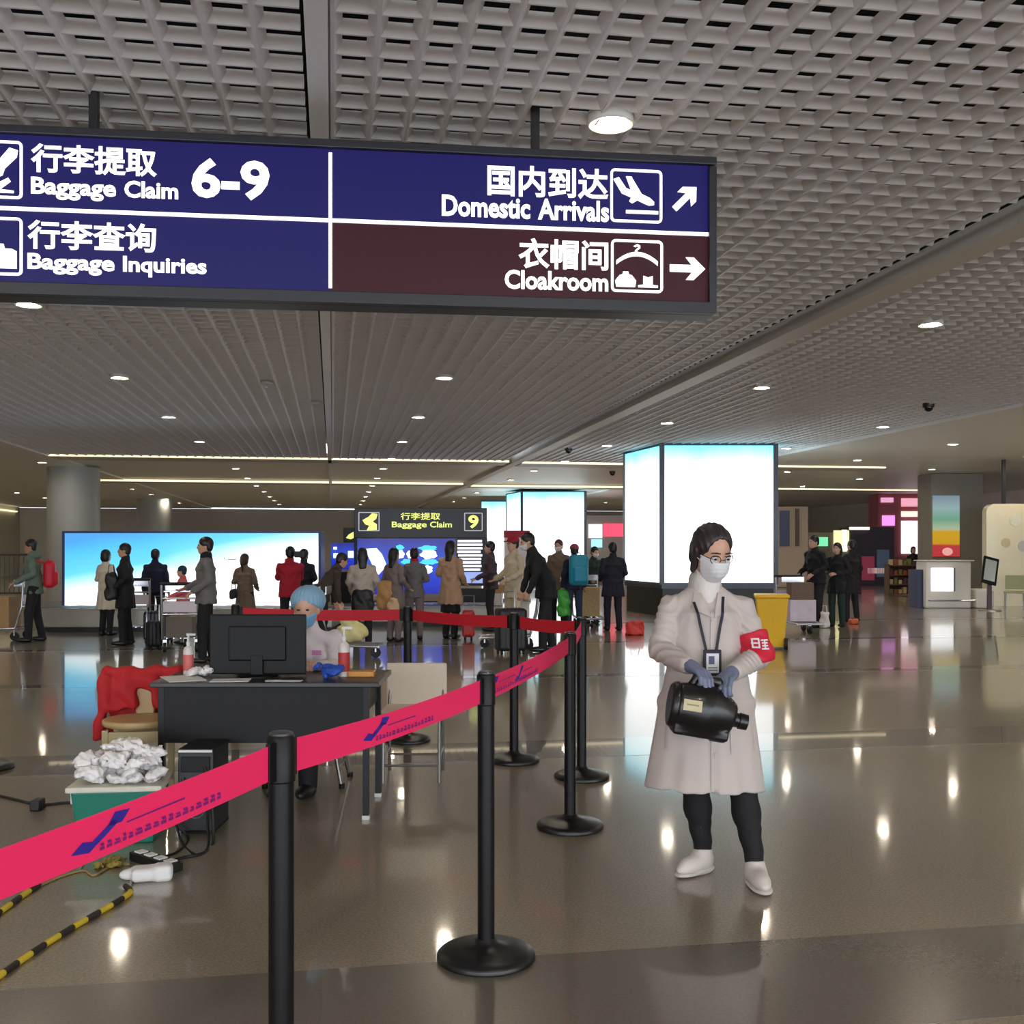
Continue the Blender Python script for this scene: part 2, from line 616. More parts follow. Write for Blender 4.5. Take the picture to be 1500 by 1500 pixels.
# lit coves where the ceiling steps
m_cove = M('cove_light_tube', (255, 240, 205), 0.4, emit=(255, 236, 196), power=1.3)
m_fascia = M('cove_fascia', (205, 203, 196), 0.5, var=0.03)
k = 10
for (xa, xb, y, hgt) in ((-6.9, 4.6, 27.58, 0.05), (5.0, 15.5, 27.9, 0.05), (-9, 4.6, 37.5, 0.07), (5.0, 24, 38.5, 0.07)):
    o = thing('trim_%d' % k, 'lit cove step %s' % {10: 'at the end of the grid bays before the carousels', 11: 'beside the pillar lightbox', 12: 'above the far carousels', 13: 'above the shops'}[k], 'cove', (0, 0, 0), kind='structure')
    MB().box(((xa + xb) / 2, y + 0.5, CEIL - 0.01), (xb - xa, 1.0, 0.06)).build('fascia', m_fascia, o, bevel=0.004)
    MB().box(((xa + xb) / 2, y - 0.03, CEIL - 0.005), (xb - xa, 0.04, hgt)).build('cove_light', m_cove, o)
    k += 1

# ---- walls
m_wall = M('cream_wall_paint', (205, 202, 182), 0.5, var=0.03, scale=2)
m_wall2 = M('warm_grey_wall', (212, 204, 192), 0.55, var=0.06, scale=2)
o = MB().box((-17.6, 26, 1.9), (0.2, 76, 3.8)).build('wall_left', m_wall); tag(o, 'cream wall along the baggage hall', 'wall', kind='structure')
o = MB().box((4.6, 64, 1.9), (44.6, 0.2, 3.8)).build('wall_back', m_wall2); tag(o, 'warm grey wall at the far end of the hall', 'wall', kind='structure')
o = MB().box((27, 26, 1.9), (0.2, 76, 3.8)).build('wall_right', m_wall2); tag(o, 'warm grey wall behind the shops', 'wall', kind='structure')
o = MB().box((-17.42, 44, 3.55), (0.12, 38, 0.07)).build('trim_14', m_cove); tag(o, 'long cove light on the cream wall', 'cove', kind='structure')

# ---- round columns by the cream wall
m_col = M('grey_column_cladding', (176, 178, 176), 0.35, var=0.04, scale=2)
for u, d, r, lab in ((108, 30.5, 0.72, 'round grey column standing behind the wide lightbox'), (226, 50, 0.8, 'round grey column farther along the cream wall')):
    p = ground(u, d)
    c = MB().lathe([(r, 0), (r, CEIL + 0.02)], 40).build('column', m_col, None, p, smooth=40)
    tag(c, lab, 'column', kind='structure')

# ------------------------------------------------------------------ downlights
m_ring = M('downlight_ring_white', (225, 222, 215), 0.35, var=0.03)
m_disc = M('downlight_glow', (255, 240, 210), 0.4, emit=(255, 240, 214), power=LAMP)
me_ring = MB().lathe([(0.105, 0.03), (0.125, 0.03), (0.125, -0.012), (0.118, -0.018), (0.100, -0.012), (0.090, 0.015), (0.092, 0.03)], 24).mesh('ring', m_ring, smooth=35)
me_disc = MB().lathe([(0.088, 0.004), (0.090, 0.012)], 24).mesh('lamp_disc', m_disc)
ROWS = [(-12.9, 8.0, 'round recessed downlight in the flat ceiling beside the cream wall'),
        (-7.65, 4.2, 'round recessed downlight in the flat ceiling next to the grid edge strip'),
        (-2.80, 1.9, 'round downlight in the grid bay between cream wall side and divider strip'),
        (1.47, 1.2, 'round downlight in the grid bay between divider strip and wide grey beam'),
        (6.00, 1.3, 'round downlight in the grid bay alongside the wide grey beam, shop side'),
        (10.18, 1.2, 'round downlight set in the grid bay along the pale edge strip'),
        (13.5, 4.2, 'round recessed downlight in the flat ceiling on the shop side'),
        (17.2, 2.5, 'round recessed downlight in the flat ceiling over the shop counters')]
for x, y0, lab in ROWS:
    y = y0 - 8.6
    while y < 60:
        pz = CEIL if y < 27.5 else CEIL + 0.045
        if x < -6.9 or x > 10.9 or y < 3:
            pz = CEIL
        elif y < 27.5:
            pz = CEIL - 0.018
        t = thing('downlight', lab, 'ceiling light', (x, y, pz), group=lab + ', one row')
        link('ring', me_ring, t)
        link('lamp_disc', me_disc, t)
        y += 4.3
m_sensor = M('sensor_white_plastic', (190, 188, 184), 0.4)
for u, v, lab in ((390, 560, 'white ceiling loudspeaker hanging below the grid by the divider strip'), (461, 588, 'small white smoke detector beside the narrow divider strip')):
    d = (CEIL - EYE) * FPX / (HOR - v)
    p = at(u, v, d)
    t = thing('smoke_detector', lab, 'detector', p)
    MB().lathe([(0.10, 0.0), (0.10, -0.02), (0.06, -0.05), (0.02, -0.055)], 20).build('housing', m_sensor, t, smooth=40)
    MB().lathe([(0.015, -0.05), (0.015, -0.075), (0.004, -0.08)], 10).build('sensor_tip', m_ring, t)
for u, v, d, lab in ((833, 657, 24, 'dark dome camera under the wide grey beam'), (897, 691, 31, 'dark dome camera beyond the wide grey beam'), (1360, 592, 17, 'dark dome camera under the grid near the pale edge strip')):
    p = at(u, v, (CEIL - EYE) * FPX / (HOR - v))
    t = thing('dome_camera', lab, 'camera', (p.x, p.y, CEIL))
    MB().lathe([(0.09, 0.02), (0.09, -0.05)], 18).build('mount', M('camera_dark', (40, 40, 42), 0.4), t, smooth=40)
    MB().ball((0, 0, -0.05), (0.075, 0.075, 0.07)).build('dome', M('camera_dome', (12, 12, 14), 0.1), t, smooth=60)

# ================================================================== overhead sign
SA = math.radians(7.0)
SD = RT * math.cos(SA) + FW * math.sin(SA)                     # along the sign
s_org = ground(785, 5.59)
s_rz = math.atan2(SD.y, SD.x)


def sxz(u, v):
    """image point -> (along sign, height) on the sign's face"""
    a = (u - 750) / FPX
    r0, d0 = (785 - 750) / FPX * 5.59, 5.59
    s_ = (a * d0 - r0) / (math.cos(SA) - a * math.sin(SA))
    d = d0 + s_ * math.sin(SA)
    return s_, EYE + (HOR - v) / FPX * d


sign = thing('overhead_sign', 'long backlit blue and maroon wayfinding sign hanging from the grid ceiling', 'sign', s_org, s_rz)
m_house = M('sign_housing_dark', (44, 44, 50), 0.4, var=0.06)
m_white = M('sign_white_lit', (255, 255, 255), 0.4, emit=(255, 253, 250), power=1.15)
m_blue = M('sign_blue_lit', (5, 5, 24), 0.45, spec=0.3, emit=(25, 21, 98), power=0.85, var=0.03)
m_maroon = M('sign_maroon_lit', (12, 4, 6), 0.45, spec=0.3, emit=(60, 16, 27), power=0.85, var=0.03)
XL, XR, XD = -3.085, 0.955, -1.068
ZT, ZB = EYE + 2.074, EYE + 1.245
zs = lambda v, u: sxz(u, v)[1]
TF = -0.065                                                      # face plane
hs = MB()
hs.box(((XL + XR) / 2, 0.03, (ZT + ZB) / 2), (XR - XL, 0.16, ZT - ZB))
hs.build('housing', m_house, sign, bevel=0.006)
fr = MB()
fr.box(((XL + XR) / 2, -0.075, ZT - 0.02), (XR - XL, 0.05, 0.04))
fr.box(((XL + XR) / 2, -0.075, ZB + 0.03), (XR - XL, 0.05, 0.06))
fr.box((XL + 0.02, -0.075, (ZT + ZB) / 2), (0.04, 0.05, ZT - ZB - 0.1))
fr.box((XR - 0.02, -0.075, (ZT + ZB) / 2), (0.04, 0.05, ZT - ZB - 0.1))
fr.build('rim', m_house, sign, bevel=0.004)
zmid = zs(329, 485)
for nm, x0, x1, z0, z1, mt in (('panel', XL + .04, XD, zmid, ZT - .04, m_blue), ('panel', XL + .04, XD, ZB + .06, zmid, m_blue),
                               ('panel', XD, XR - .04, zmid, ZT - .04, m_blue), ('panel', XD, XR - .04, ZB + .06, zmid, m_maroon)):
    o = MB().box(((x0 + x1) / 2, TF + 0.004, (z0 + z1) / 2), (x1 - x0, 0.012, z1 - z0)).build(nm, mt, sign)
    o['label'] = 'maroon panel with cloakroom lettering' if mt is m_maroon else 'deep blue lit panel'
MB().box(((XL + XR) / 2, TF - 0.006, zmid), (XR - XL - 0.08, 0.01, 0.018)).build('divider_line', m_white, sign)
MB().box((XD, TF - 0.006, (ZT + ZB) / 2 + 0.01), (0.017, 0.01, ZT - ZB - 0.14)).build('divider_line', m_white, sign)


def sign_text(body, u0, v0, u1, v1, bold):
    um = (u0 + u1) / 2
    text_fit('lettering', body, m_white, sign, sxz(u0, 300)[0], zs(v1, um), sxz(u1, 300)[0], zs(v0, um), TF - 0.003, bold)


def sign_words(u0, v0, u1, v1, bold, words):
    um = (u0 + u1) / 2
    zb, zt_ = zs(v1, um), zs(v0, um)
    for w_, a, b_, desc in words:
        text_fit('lettering', w_, m_white, sign, sxz(a, 300)[0], zb + (0.22 * (zt_ - zb) if desc == 0 else 0), sxz(b_, 300)[0], zt_, TF - 0.003, bold)


sign_text('行李提取', 52, 221, 234, 263, 0.026)
sign_words(52, 270, 265, 302, 0.032, (('Baggage', 52, 175, 1), ('Claim', 187, 265, 0)))
sign_text('6-9', 284, 240, 397, 299, 0.032)
sign_text('行李查询', 47, 331, 233, 373, 0.026)
sign_words(47, 380, 306, 410, 0.032, (('Baggage', 47, 173, 1), ('Inquiries', 185, 306, 1)))
sign_text('国内到达', 712, 251, 887, 296, 0.026)
sign_words(646, 296, 888, 327, 0.032, (('Domestic', 646, 774, 2), ('Arrivals', 785, 888, 2)))
sign_text('衣帽间', 757, 356, 887, 400, 0.026)
sign_text('Cloakroom', 737, 402, 887, 430, 0.032)


def icon_box(u0, v0, u1, v1, name):
    um = (u0 + u1) / 2
    x0, x1, z0, z1 = sxz(u0, 300)[0], sxz(u1, 300)[0], zs(v1, um), zs(v0, um)
    mb = MB(); rframe(mb, x0, z0, x1, z1, 0.025, 0.013, TF - 0.008, TF)
    fr_ = mb.build(name, m_white, sign)
    return fr_, lambda a, b: (x0 + a * (x1 - x0), z0 + b * (z1 - z0))


def poly(parent, name, q, pts, mt=None):
    p2 = [q(a, b) for a, b in pts]
    area = sum(p2[i][0] * p2[(i + 1) % len(p2)][1] - p2[(i + 1) % len(p2)][0] * p2[i][1] for i in range(len(p2)))
    if area < 0:
        p2 = p2[::-1]
    return MB().plate(p2, TF - 0.009, TF - 0.001).build(name, mt or m_white, parent)


fi, q = icon_box(890, 255, 965, 332, 'arrivals_icon')
PLANE = [(0.06, 0.80), (0.16, 0.84), (0.30, 0.64), (0.40, 0.60), (0.30, 0.86), (0.40, 0.86), (0.60, 0.54), (0.76, 0.47), (0.84, 0.40), (0.84, 0.34), (0.74, 0.33), (0.66, 0.36), (0.52, 0.42), (0.42, 0.36), (0.36, 0.40), (0.40, 0.47), (0.22, 0.54)]
poly(fi, 'airplane', q, PLANE)
poly(fi, 'runway_line', q, [(0.30, 0.17), (0.92, 0.17), (0.92, 0.23), (0.30, 0.23)])
fi, q = icon_box(891, 357, 966, 433, 'cloakroom_icon')
hang = []
for k in range(13):
    a = 0.10 + 0.80 * k / 12
    hang.append((a, 0.52 + 0.17 * (1 - ((a - 0.5) / 0.4) ** 2)))
hang += [(a, b + 0.08) for a, b in reversed(hang)]
poly(fi, 'hanger_bar', q, hang)
hk = [(0.5, 0.72), (0.5, 0.80), (0.56, 0.84), (0.56, 0.89), (0.50, 0.92), (0.43, 0.88), (0.47, 0.86), (0.50, 0.88), (0.53, 0.865), (0.46, 0.80), (0.46, 0.72)]
poly(fi, 'hanger_hook', q, hk)
bagp = [(0.10, 0.10), (0.46, 0.10), (0.48, 0.22), (0.40, 0.32), (0.34, 0.34), (0.33, 0.39), (0.23, 0.39), (0.22, 0.34), (0.16, 0.32), (0.08, 0.22)]
poly(fi, 'bag_symbol', q, bagp)
poly(fi, 'hat_symbol', q, [(0.52, 0.10), (0.90, 0.10), (0.90, 0.14), (0.80, 0.15), (0.80, 0.32), (0.71, 0.29), (0.62, 0.32), (0.62, 0.15), (0.52, 0.14)])
fi, q = icon_box(-46, 213, 40, 297, 'baggage_claim_icon')
poly(fi, 'hand_symbol', q, [(0.05, 0.30), (0.28, 0.42), (0.40, 0.62), (0.60, 0.66), (0.78, 0.88), (0.92, 0.84), (0.90, 0.72), (0.70, 0.52), (0.66, 0.40), (0.44, 0.30), (0.20, 0.22)])
poly(fi, 'suitcase_symbol', q, [(0.45, 0.10), (0.85, 0.10), (0.85, 0.14), (0.62, 0.16), (0.80, 0.30), (0.76, 0.36), (0.50, 0.22)])
fi, q = icon_box(-46, 324, 40, 408, 'baggage_inquiry_icon')
poly(fi, 'suitcase_symbol', q, [(0.30, 0.12), (0.90, 0.12), (0.90, 0.42), (0.82, 0.46), (0.70, 0.46), (0.68, 0.54), (0.52, 0.54), (0.50, 0.46), (0.38, 0.46), (0.30, 0.42)])
poly(fi, 'question_mark', q, [(0.10, 0.55), (0.22, 0.55), (0.22, 0.68), (0.34, 0.80), (0.30, 0.90), (0.10, 0.90), (0.06, 0.80), (0.20, 0.78)])


def arrow(u0, v0, u1, v1, ang):
    um = (u0 + u1) / 2
    x0, x1, z0, z1 = sxz(u0, 300)[0], sxz(u1, 300)[0], zs(v1, um), zs(v0, um)
    cx, cz, r = (x0 + x1) / 2, (z0 + z1) / 2, (x1 - x0) / 2
    base = [(-1.0, -0.2), (0.25, -0.2), (-0.1, -0.62), (0.35, -0.62), (1.0, 0), (0.35, 0.62), (-0.1, 0.62), (0.25, 0.2), (-1.0, 0.2)]
    c_, s_ = math.cos(ang), math.sin(ang)
    pts = [(cx + r * (a * c_ - b * s_), cz + r * (a * s_ + b * c_)) for a, b in base]
    MB().plate(pts, TF - 0.009, TF - 0.001).build('direction_arrow', m_white, sign)


arrow(976, 276, 1021, 317, math.radians(45))
arrow(976, 379, 1027, 418, 0)
m_pole = M('sign_pole_dark', (38, 36, 38), 0.35)
for x in (0.0, -2.25):
    MB().box((x, 0.03, (ZT + CEIL + 0.2) / 2), (0.045, 0.045, CEIL + 0.2 - ZT)).build('hanging_pole', m_pole, sign, bevel=0.004)
    MB().box((x, 0.03, ZT + 0.012), (0.12, 0.10, 0.024)).build('pole_flange', m_house, sign, bevel=0.004)

# ================================================================== pillar lightboxes
m_frame = M('lightbox_frame_steel', (70, 74, 84), 0.35, metal=0.4)
m_black = M('black_base_panel', (20, 20, 23), 0.4)


def pillar_box(u_l, u_c, u_r, v_top, v_bot, d, label, key, side_d):
    """square pillar clad with backlit panels; near vertical edge at u_c"""
    pc = at(u_c, HOR, d)
    pr = at(u_r, HOR, d)
    pl = at(u_l, HOR, d + side_d)
    ex = Vector((pr.x - pc.x, pr.y - pc.y, 0)); w = ex.length; ex.normalize()
    ey = Vector((-ex.y, ex.x, 0))
    org = Vector((pc.x, pc.y, 0))
    z0, z1 = EYE + (HOR - v_bot) / FPX * d, min(EYE + (HOR - v_top) / FPX * d, CEIL)
    lv = Vector((pl.x - pc.x, pl.y - pc.y, 0)); dl = lv.length; lv.normalize()
    t = thing('pillar_lightbox', label, 'lightbox', org)
    rz = math.atan2(ex.y, ex.x)
    # body prism (footprint parallelogram closed by the pillar's far corner)
    foot = [Vector((0, 0, 0)), ex * w, ex * w + lv * dl, lv * dl]
    c = sum(foot, Vector()) / 4
    def prism(sc, za, zb):
        mb = MB(); ps = [c + (f - c) * sc for f in foot]
        vs_ = [(p.x, p.y, za) for p in ps] + [(p.x, p.y, zb) for p in ps]
        return mb.add(vs_, [(3, 2, 1, 0), (4, 5, 6, 7), (0, 1, 5, 4), (1, 2, 6, 5), (2, 3, 7, 6), (3, 0, 4, 7)])
    prism(0.97, 0.0, z0 - 0.02).build('base', m_black, t)
    prism(0.985, z0 - 0.02, z1).build('core', m_frame, t)
    prism(1.0, z1 - 0.06, z1).build('top_rim', m_frame, t)
    prism(1.0, z0 - 0.08, z0).build('bottom_rim', m_frame, t)
    fw_ = 0.075
    for f in foot:
        p = c + (f - c) * 0.99
        MB().box((p.x, p.y, (z0 + z1) / 2), (fw_ * 1.4, fw_ * 1.4, z1 - z0 - 0.02), Matrix.Rotation(rz, 3, 'Z')).build('corner_post', m_frame, t)
    for (a, b) in ((foot[0], foot[1]), (foot[3], foot[0]), (foot[1], foot[2]), (foot[2], foot[3])):
        e = (b - a); L = e.length; e.normalize(); n = Vector((e.y, -e.x, 0))
        mid = (a + b) / 2
        po = MB().box((0, 0, 0), (L - 0.1, 0.03, z1 - z0 - 0.10)).build('poster_panel', key, t, (mid.x - n.x * 0.004, mid.y - n.y * 0.004, (z0 + z1) / 2), math.atan2(e.y, e.x))
        po['label'] = 'backlit white poster fading to cyan at the top'
    return t


m_box_a = glow_ramp('pillar_poster_glow', [(0.0, (255, 255, 255)), (0.62, (255, 255, 255)), (0.84, (214, 250, 255)), (1.0, (110, 214, 236))], 'Z', 2.0, noise=0.18, scale=1.0, offset=-0.08)
pillar_box(915, 969, 1137, 649, 857, 23.2, 'tall backlit pillar lightbox standing behind the person in the white coat', m_box_a, 2.2)
pillar_box(742, 764, 858, 719, 838, 42.0, 'backlit pillar lightbox far behind the bending man', m_box_a, 2.2)
far = thing('lightbox_panel', 'plain white lightbox between carousel nine display and far pillar lightbox', 'lightbox', at(730, HOR, 48), -YAW)
far.location.z = 0
MB().box((0, 0, 1.85), (1.6, 0.3, 3.7)).build('frame', m_frame, far, bevel=0.01)
MB().box((0, -0.16, 1.9), (1.5, 0.04, 3.4)).build('poster_panel', m_box_a, far)

# ---- wide lightbox above the carousel
d_wb = 20.4
lb = thing('wide_lightbox', 'long low backlit billboard with cyan sky above white, behind the carousel', 'lightbox', ground(281, d_wb), -YAW)
w = (471 - 92) / FPX * d_wb
zt, zb = EYE + (HOR - 778) / FPX * d_wb, EYE + (HOR - 901) / FPX * d_wb
MB().box((0, 0.22, (zt + 0) / 2), (w, 0.40, zt)).build('cabinet', M('lightbox_cabinet_navy', (40, 48, 80), 0.4), lb, bevel=0.01)
m_wide = glow_ramp('wide_poster_glow', [(0.0, (255, 255, 255)), (0.44, (255, 255, 255)), (0.52, (205, 242, 250)), (0.66, (96, 200, 236)), (0.86, (72, 176, 226)), (1.0, (70, 150, 215))], 'Z', 1.4, noise=0.25, slant=-0.62, scale=0.86, offset=0.15)
MB().box((0, 0, (zt + zb) / 2), (w - 0.10, 0.03, zt - zb - 0.06)).build('poster_panel', m_wide, lb)
rim = MB()
rim.box((0, 0.0, zt - 0.02), (w, 0.05, 0.04)).box((-w / 2 + 0.025, 0, (zt + zb) / 2), (0.05, 0.05, zt - zb - 0.08)).box((w / 2 - 0.025, 0, (zt + zb) / 2), (0.05, 0.05, zt - zb - 0.08))
rim.build('rim', M('lightbox_rim_blue', (50, 66, 130), 0.4), lb)
text_fit('poster_mark', '· —', M('poster_grey_mark', (150, 150, 150), 0.5), lb, 0.62, 1.28, 0.86, 1.32, -0.016, 0, 0.003)

# ================================================================== queue barrier
m_post = M('stanchion_black', (11, 11, 14), 0.42, var=0.08, spec=0.3)
m_base = M('stanchion_base_rubber', (18, 18, 20), 0.36)
m_capm = M('stanchion_cap', (60, 62, 66), 0.35)
me_base = MB().lathe([(0.172, 0.0), (0.180, 0.006), (0.180, 0.018), (0.174, 0.026), (0.150, 0.036), (0.100, 0.048), (0.045, 0.060), (0.034, 0.075)], 48).mesh('base', m_base, smooth=50)
me_pole = MB().lathe([(0.031, 0.05), (0.031, 0.965)], 28).mesh('pole', m_post, smooth=40)
me_head = MB().lathe([(0.030, 0.925), (0.0345, 0.93), (0.0345, 1.035), (0.030, 1.042)], 28).mesh('belt_head', m_post, smooth=40)
me_cap = MB().lathe([(0.029, 1.040), (0.029, 1.047), (0.024, 1.050)], 28).mesh('cap', m_capm, smooth=40)
POST = {}
for key, u, d, lab in (
        ('zero', None, None, 'black belt stanchion at the near end of the pink belt'),
        ('one', 412, 2.60, 'black belt stanchion in front of the black desk'),
        ('two', 712, 3.87, 'black belt stanchion with the round base fully in the open'),
        ('three', 835, 5.68, 'black belt stanchion at the barrier corner, front one of the close pair'),
        ('four', 852, 6.92, 'black belt stanchion at the barrier corner, rear one of the close pair'),
        ('five', 753, 7.45, 'black belt stanchion between the white chair and the barrier corner'),
        ('six', 597, 8.24, 'black belt stanchion standing behind the white chair'),
        ('seven', 345, 8.5, 'black belt stanchion hidden behind the monitor'),
        ('eight', -21, 7.2, 'black belt stanchion alone beside the green box and cables')):
    p = ground(u, d) if u is not None else Vector((0, 0, 0)) + FW * 0.80 + RT * -1.15
    t = thing('belt_stanchion', lab, 'stanchion', p, group='black belt stanchions of the queue barrier')
    link('base', me_base, t); link('pole', me_pole, t); link('belt_head', me_head, t); link('cap', me_cap, t)
    POST[key] = p

m_pink = M('belt_pink_red', (255, 40, 104), 0.6, var=0.05, scale=200, bump=0.02)
m_red = M('belt_dark_red', (196, 18, 40), 0.6, var=0.05, scale=200)
m_print = M('belt_print_blue', (52, 34, 150), 0.6, var=0.1)
m_print2 = M('belt_print_purple', (128, 22, 120), 0.6, var=0.1)


def belt(a, b, mat, label, prints=(), sag=0.012, z=0.982, wid=0.084, off=0.036):
    A, B = POST[a].copy(), POST[b].copy()
    e = (B - A); L0 = e.length; e.normalize()
    A = A + e * off; B = B - e * off
    L = (B - A).length
    n = Vector((e.y, -e.x, 0))
    if n.dot(-A) < 0:
        n = -n                                                  # printed face, towards the queue
    mid = (A + B) / 2
    def P(s, t, o):
        x = s / L
        return A + e * s + n * o + Vector((0, 0, z - sag * 4 * x * (1 - x) + t)) - mid
    t_ = thing('barrier_belt', label, 'belt', mid, group='belts of the queue barrier')
    mb = MB(); N = 24
    for i in range(N + 1):
        s = L * i / N
        mb.v += [tuple(P(s, -wid / 2, 0.001)), tuple(P(s, wid / 2, 0.001)), tuple(P(s, wid / 2, -0.001)), tuple(P(s, -wid / 2, -0.001))]
    for i in range(N):
        for k in range(4):
            a0, b0 = 4 * i + k, 4 * i + (k + 1) % 4
            mb.f.append((a0, b0, b0 + 4, a0 + 4))
    mb.f += [(0, 1, 2, 3), (4 * N + 3, 4 * N + 2, 4 * N + 1, 4 * N)]
    mb.build('webbing', mat, t_)
    for end, s in (('clip', 0.012), ('clip', L - 0.012)):
        c = P(s, 0, 0)
        MB().box(c, (0.03, 0.012, wid + 0.012), Matrix.Rotation(math.atan2(e.y, e.x), 3, 'Z')).build(end, m_post, t_, bevel=0.002)
    flip = -1 if e.dot(RT) < 0 else 1
    for s0 in prints:
        def q(a_, b_):
            return P(s0 + flip * a_ * 1.7, b_, 0.0022)
        lg = MB()
        for pl in ([(0, -0.016), (0.028, -0.024), (0.046, -0.010), (0.018, 0.000)],
                   [(0.030, -0.008), (0.044, -0.012), (0.080, 0.016), (0.066, 0.020)],
                   [(0.058, 0.012), (0.082, 0.010), (0.096, 0.030), (0.070, 0.034)]):
            lg.add([q(a_, b_) for a_, b_ in pl], [(0, 1, 2, 3)])
        lg.build('printed_emblem', m_print, t_)
        tx = MB()
        tx.add([q(0.09, 0.004), q(0.20, 0.004), q(0.20, 0.008), q(0.09, 0.007)], [(0, 1, 2, 3)])
        rr = random.Random(3)
        x = 0.045
        while x < 0.27:
            w_ = rr.uniform(0.006, 0.013); h_ = rr.uniform(0.010, 0.016)
            tx.add([q(x, -0.028), q(x + w_, -0.028), q(x + w_, -0.028 + h_ * 0.45), q(x, -0.028 + h_ * 0.45)], [(0, 1, 2, 3)])
            tx.add([q(x + w_ * .3, -0.028 + h_ * 0.55), q(x + w_, -0.028 + h_ * 0.55), q(x + w_ * .8, -0.028 + h_), q(x, -0.028 + h_)], [(0, 1, 2, 3)])
            x += w_ + 0.004
        tx.build('printed_lettering', m_print2, t_)
    return t_


belt('zero', 'one', m_pink, 'pink-red printed belt, the widest, ending at the stanchion before the desk', prints=(1.12,), sag=0.02)
belt('one', 'two', m_pink, 'pink-red printed belt crossing in front of the white chair', prints=(0.38, 1.28))
belt('two', 'three', m_pink, 'pink-red printed belt between open-floor stanchion and barrier corner', prints=(0.45,))
belt('three', 'four', m_pink, 'short pink belt joining the close pair of stanchions')
belt('four', 'five', m_red, 'dark red belt in front of the bending man')
belt('five', 'six', m_red, 'dark red belt in front of the tan coat')
belt('six', 'seven', m_red, 'dark red belt passing behind the seated nurse')

# ================================================================== desk group
DR = -YAW
desk_p = ground(405, 6.12)


def dl(u, d):
    """point on the floor in the desk's own axes"""
    return ((u - 405) / FPX * d + (405 - 750) / FPX * (d - 6.12), d - 6.12)


m_desk = M('desk_black_laminate', (7, 6, 8), 0.5, var=0.12, spec=0.3)
m_desktop = M('desk_top_dark', (26, 21, 22), 0.35, var=0.1)
m_foot = M('white_plastic_foot', (200, 200, 195), 0.5)
desk = thing('desk', 'black desk with a deep front panel behind the belt barrier', 'desk', desk_p, DR)
MB().box((0, 0, 0.748), (1.26, 0.62, 0.028)).build('desktop', m_desktop, desk, bevel=0.005)
MB().box((-0.015, -0.27, 0.58), (1.14, 0.018, 0.31)).build('front_panel', m_desk, desk, bevel=0.003)
MB().box((-0.575, 0.0, 0.58), (0.018, 0.52, 0.31)).build('side_panel', m_desk, desk, bevel=0.003)
MB().box((0.545, 0.0, 0.66), (0.018, 0.52, 0.15)).build('side_panel', m_desk, desk, bevel=0.003)
for x in (-0.575, 0.555):
    for y in (-0.265, 0.265):
        lg = MB().box((x, y, 0.375), (0.034, 0.034, 0.725)).build('leg', m_post, desk, bevel=0.003)
        MB().box((x, y, 0.012), (0.042, 0.042, 0.024)).build('foot', m_foot, lg, bevel=0.003)

TOP = 0.762
# monitor, seen from behind
m_mon = M('monitor_black', (8, 8, 11), 0.5, var=0.06, spec=0.3)
mx, my = dl(378, 6.10)
mp = desk_p + RT * mx + FW * my
mon = thing('monitor', 'black computer monitor seen from behind on the desk', 'monitor', (mp.x, mp.y, TOP), DR)
MB().box((0, 0, 0.185), (0.555, 0.030, 0.345)).build('display_case', m_mon, mon, bevel=0.008)
MB().box((0, -0.022, 0.19), (0.33, 0.02, 0.20)).build('rear_bulge', m_mon, mon, bevel=0.012)
MB().box((0, 0.018, 0.185), (0.53, 0.006, 0.32)).build('screen', M('monitor_screen', (30, 40, 60), 0.2, emit=(90, 110, 150), power=0.4), mon)
MB().box((0, -0.02, 0.06), (0.07, 0.035, 0.13)).build('stand_neck', m_mon, mon, bevel=0.004)
MB().lathe([(0.115, 0.0), (0.115, 0.008), (0.10, 0.014)], 32).build('stand_base', m_mon, mon, smooth=40)

m_paper = M('white_paper', (226, 224, 224), 0.7, var=0.04)


def on_desk(u, d, z=0.0):
    x, y = dl(u, d)
    p = desk_p + RT * x + FW * y
    return Vector((p.x, p.y, TOP + z))


for u, d, sx, sy, rz, lab in ((338, 5.90, 0.21, 0.14, 0.1, 'white paper sheet under the monitor edge nearest the papers pile'), (416, 5.88, 0.20, 0.05, -0.05, 'narrow white leaflet lying under the monitor'), (268, 5.98, 0.20, 0.28, 0.5, 'white paper sheet hanging over the desk corner by the red vest')):
    p = on_desk(u, d)
    o = MB().box((0, 0, 0.002), (sx, sy, 0.003)).build('paper_sheet', m_paper, None, p, DR + rz); tag(o, lab, 'paper')
kb = thing('keyboard', 'flat grey keyboard lying behind the monitor on the desk', 'keyboard', on_desk(395, 6.33), DR)
MB().box((0, 0, 0.010), (0.40, 0.13, 0.018)).build('case', m_mon, kb, bevel=0.004)
for r_ in range(4):
    for c_ in range(12):
        MB().box((-0.175 + c_ * 0.032, -0.045 + r_ * 0.03, 0.022), (0.026, 0.024, 0.008)).build('key', M('key_grey', (70, 70, 74), 0.5), kb)
# clutter on the desk
m_crinkle = M('crumpled_white_plastic', (244, 240, 240), 0.35, var=0.06, scale=40, bump=0.3)


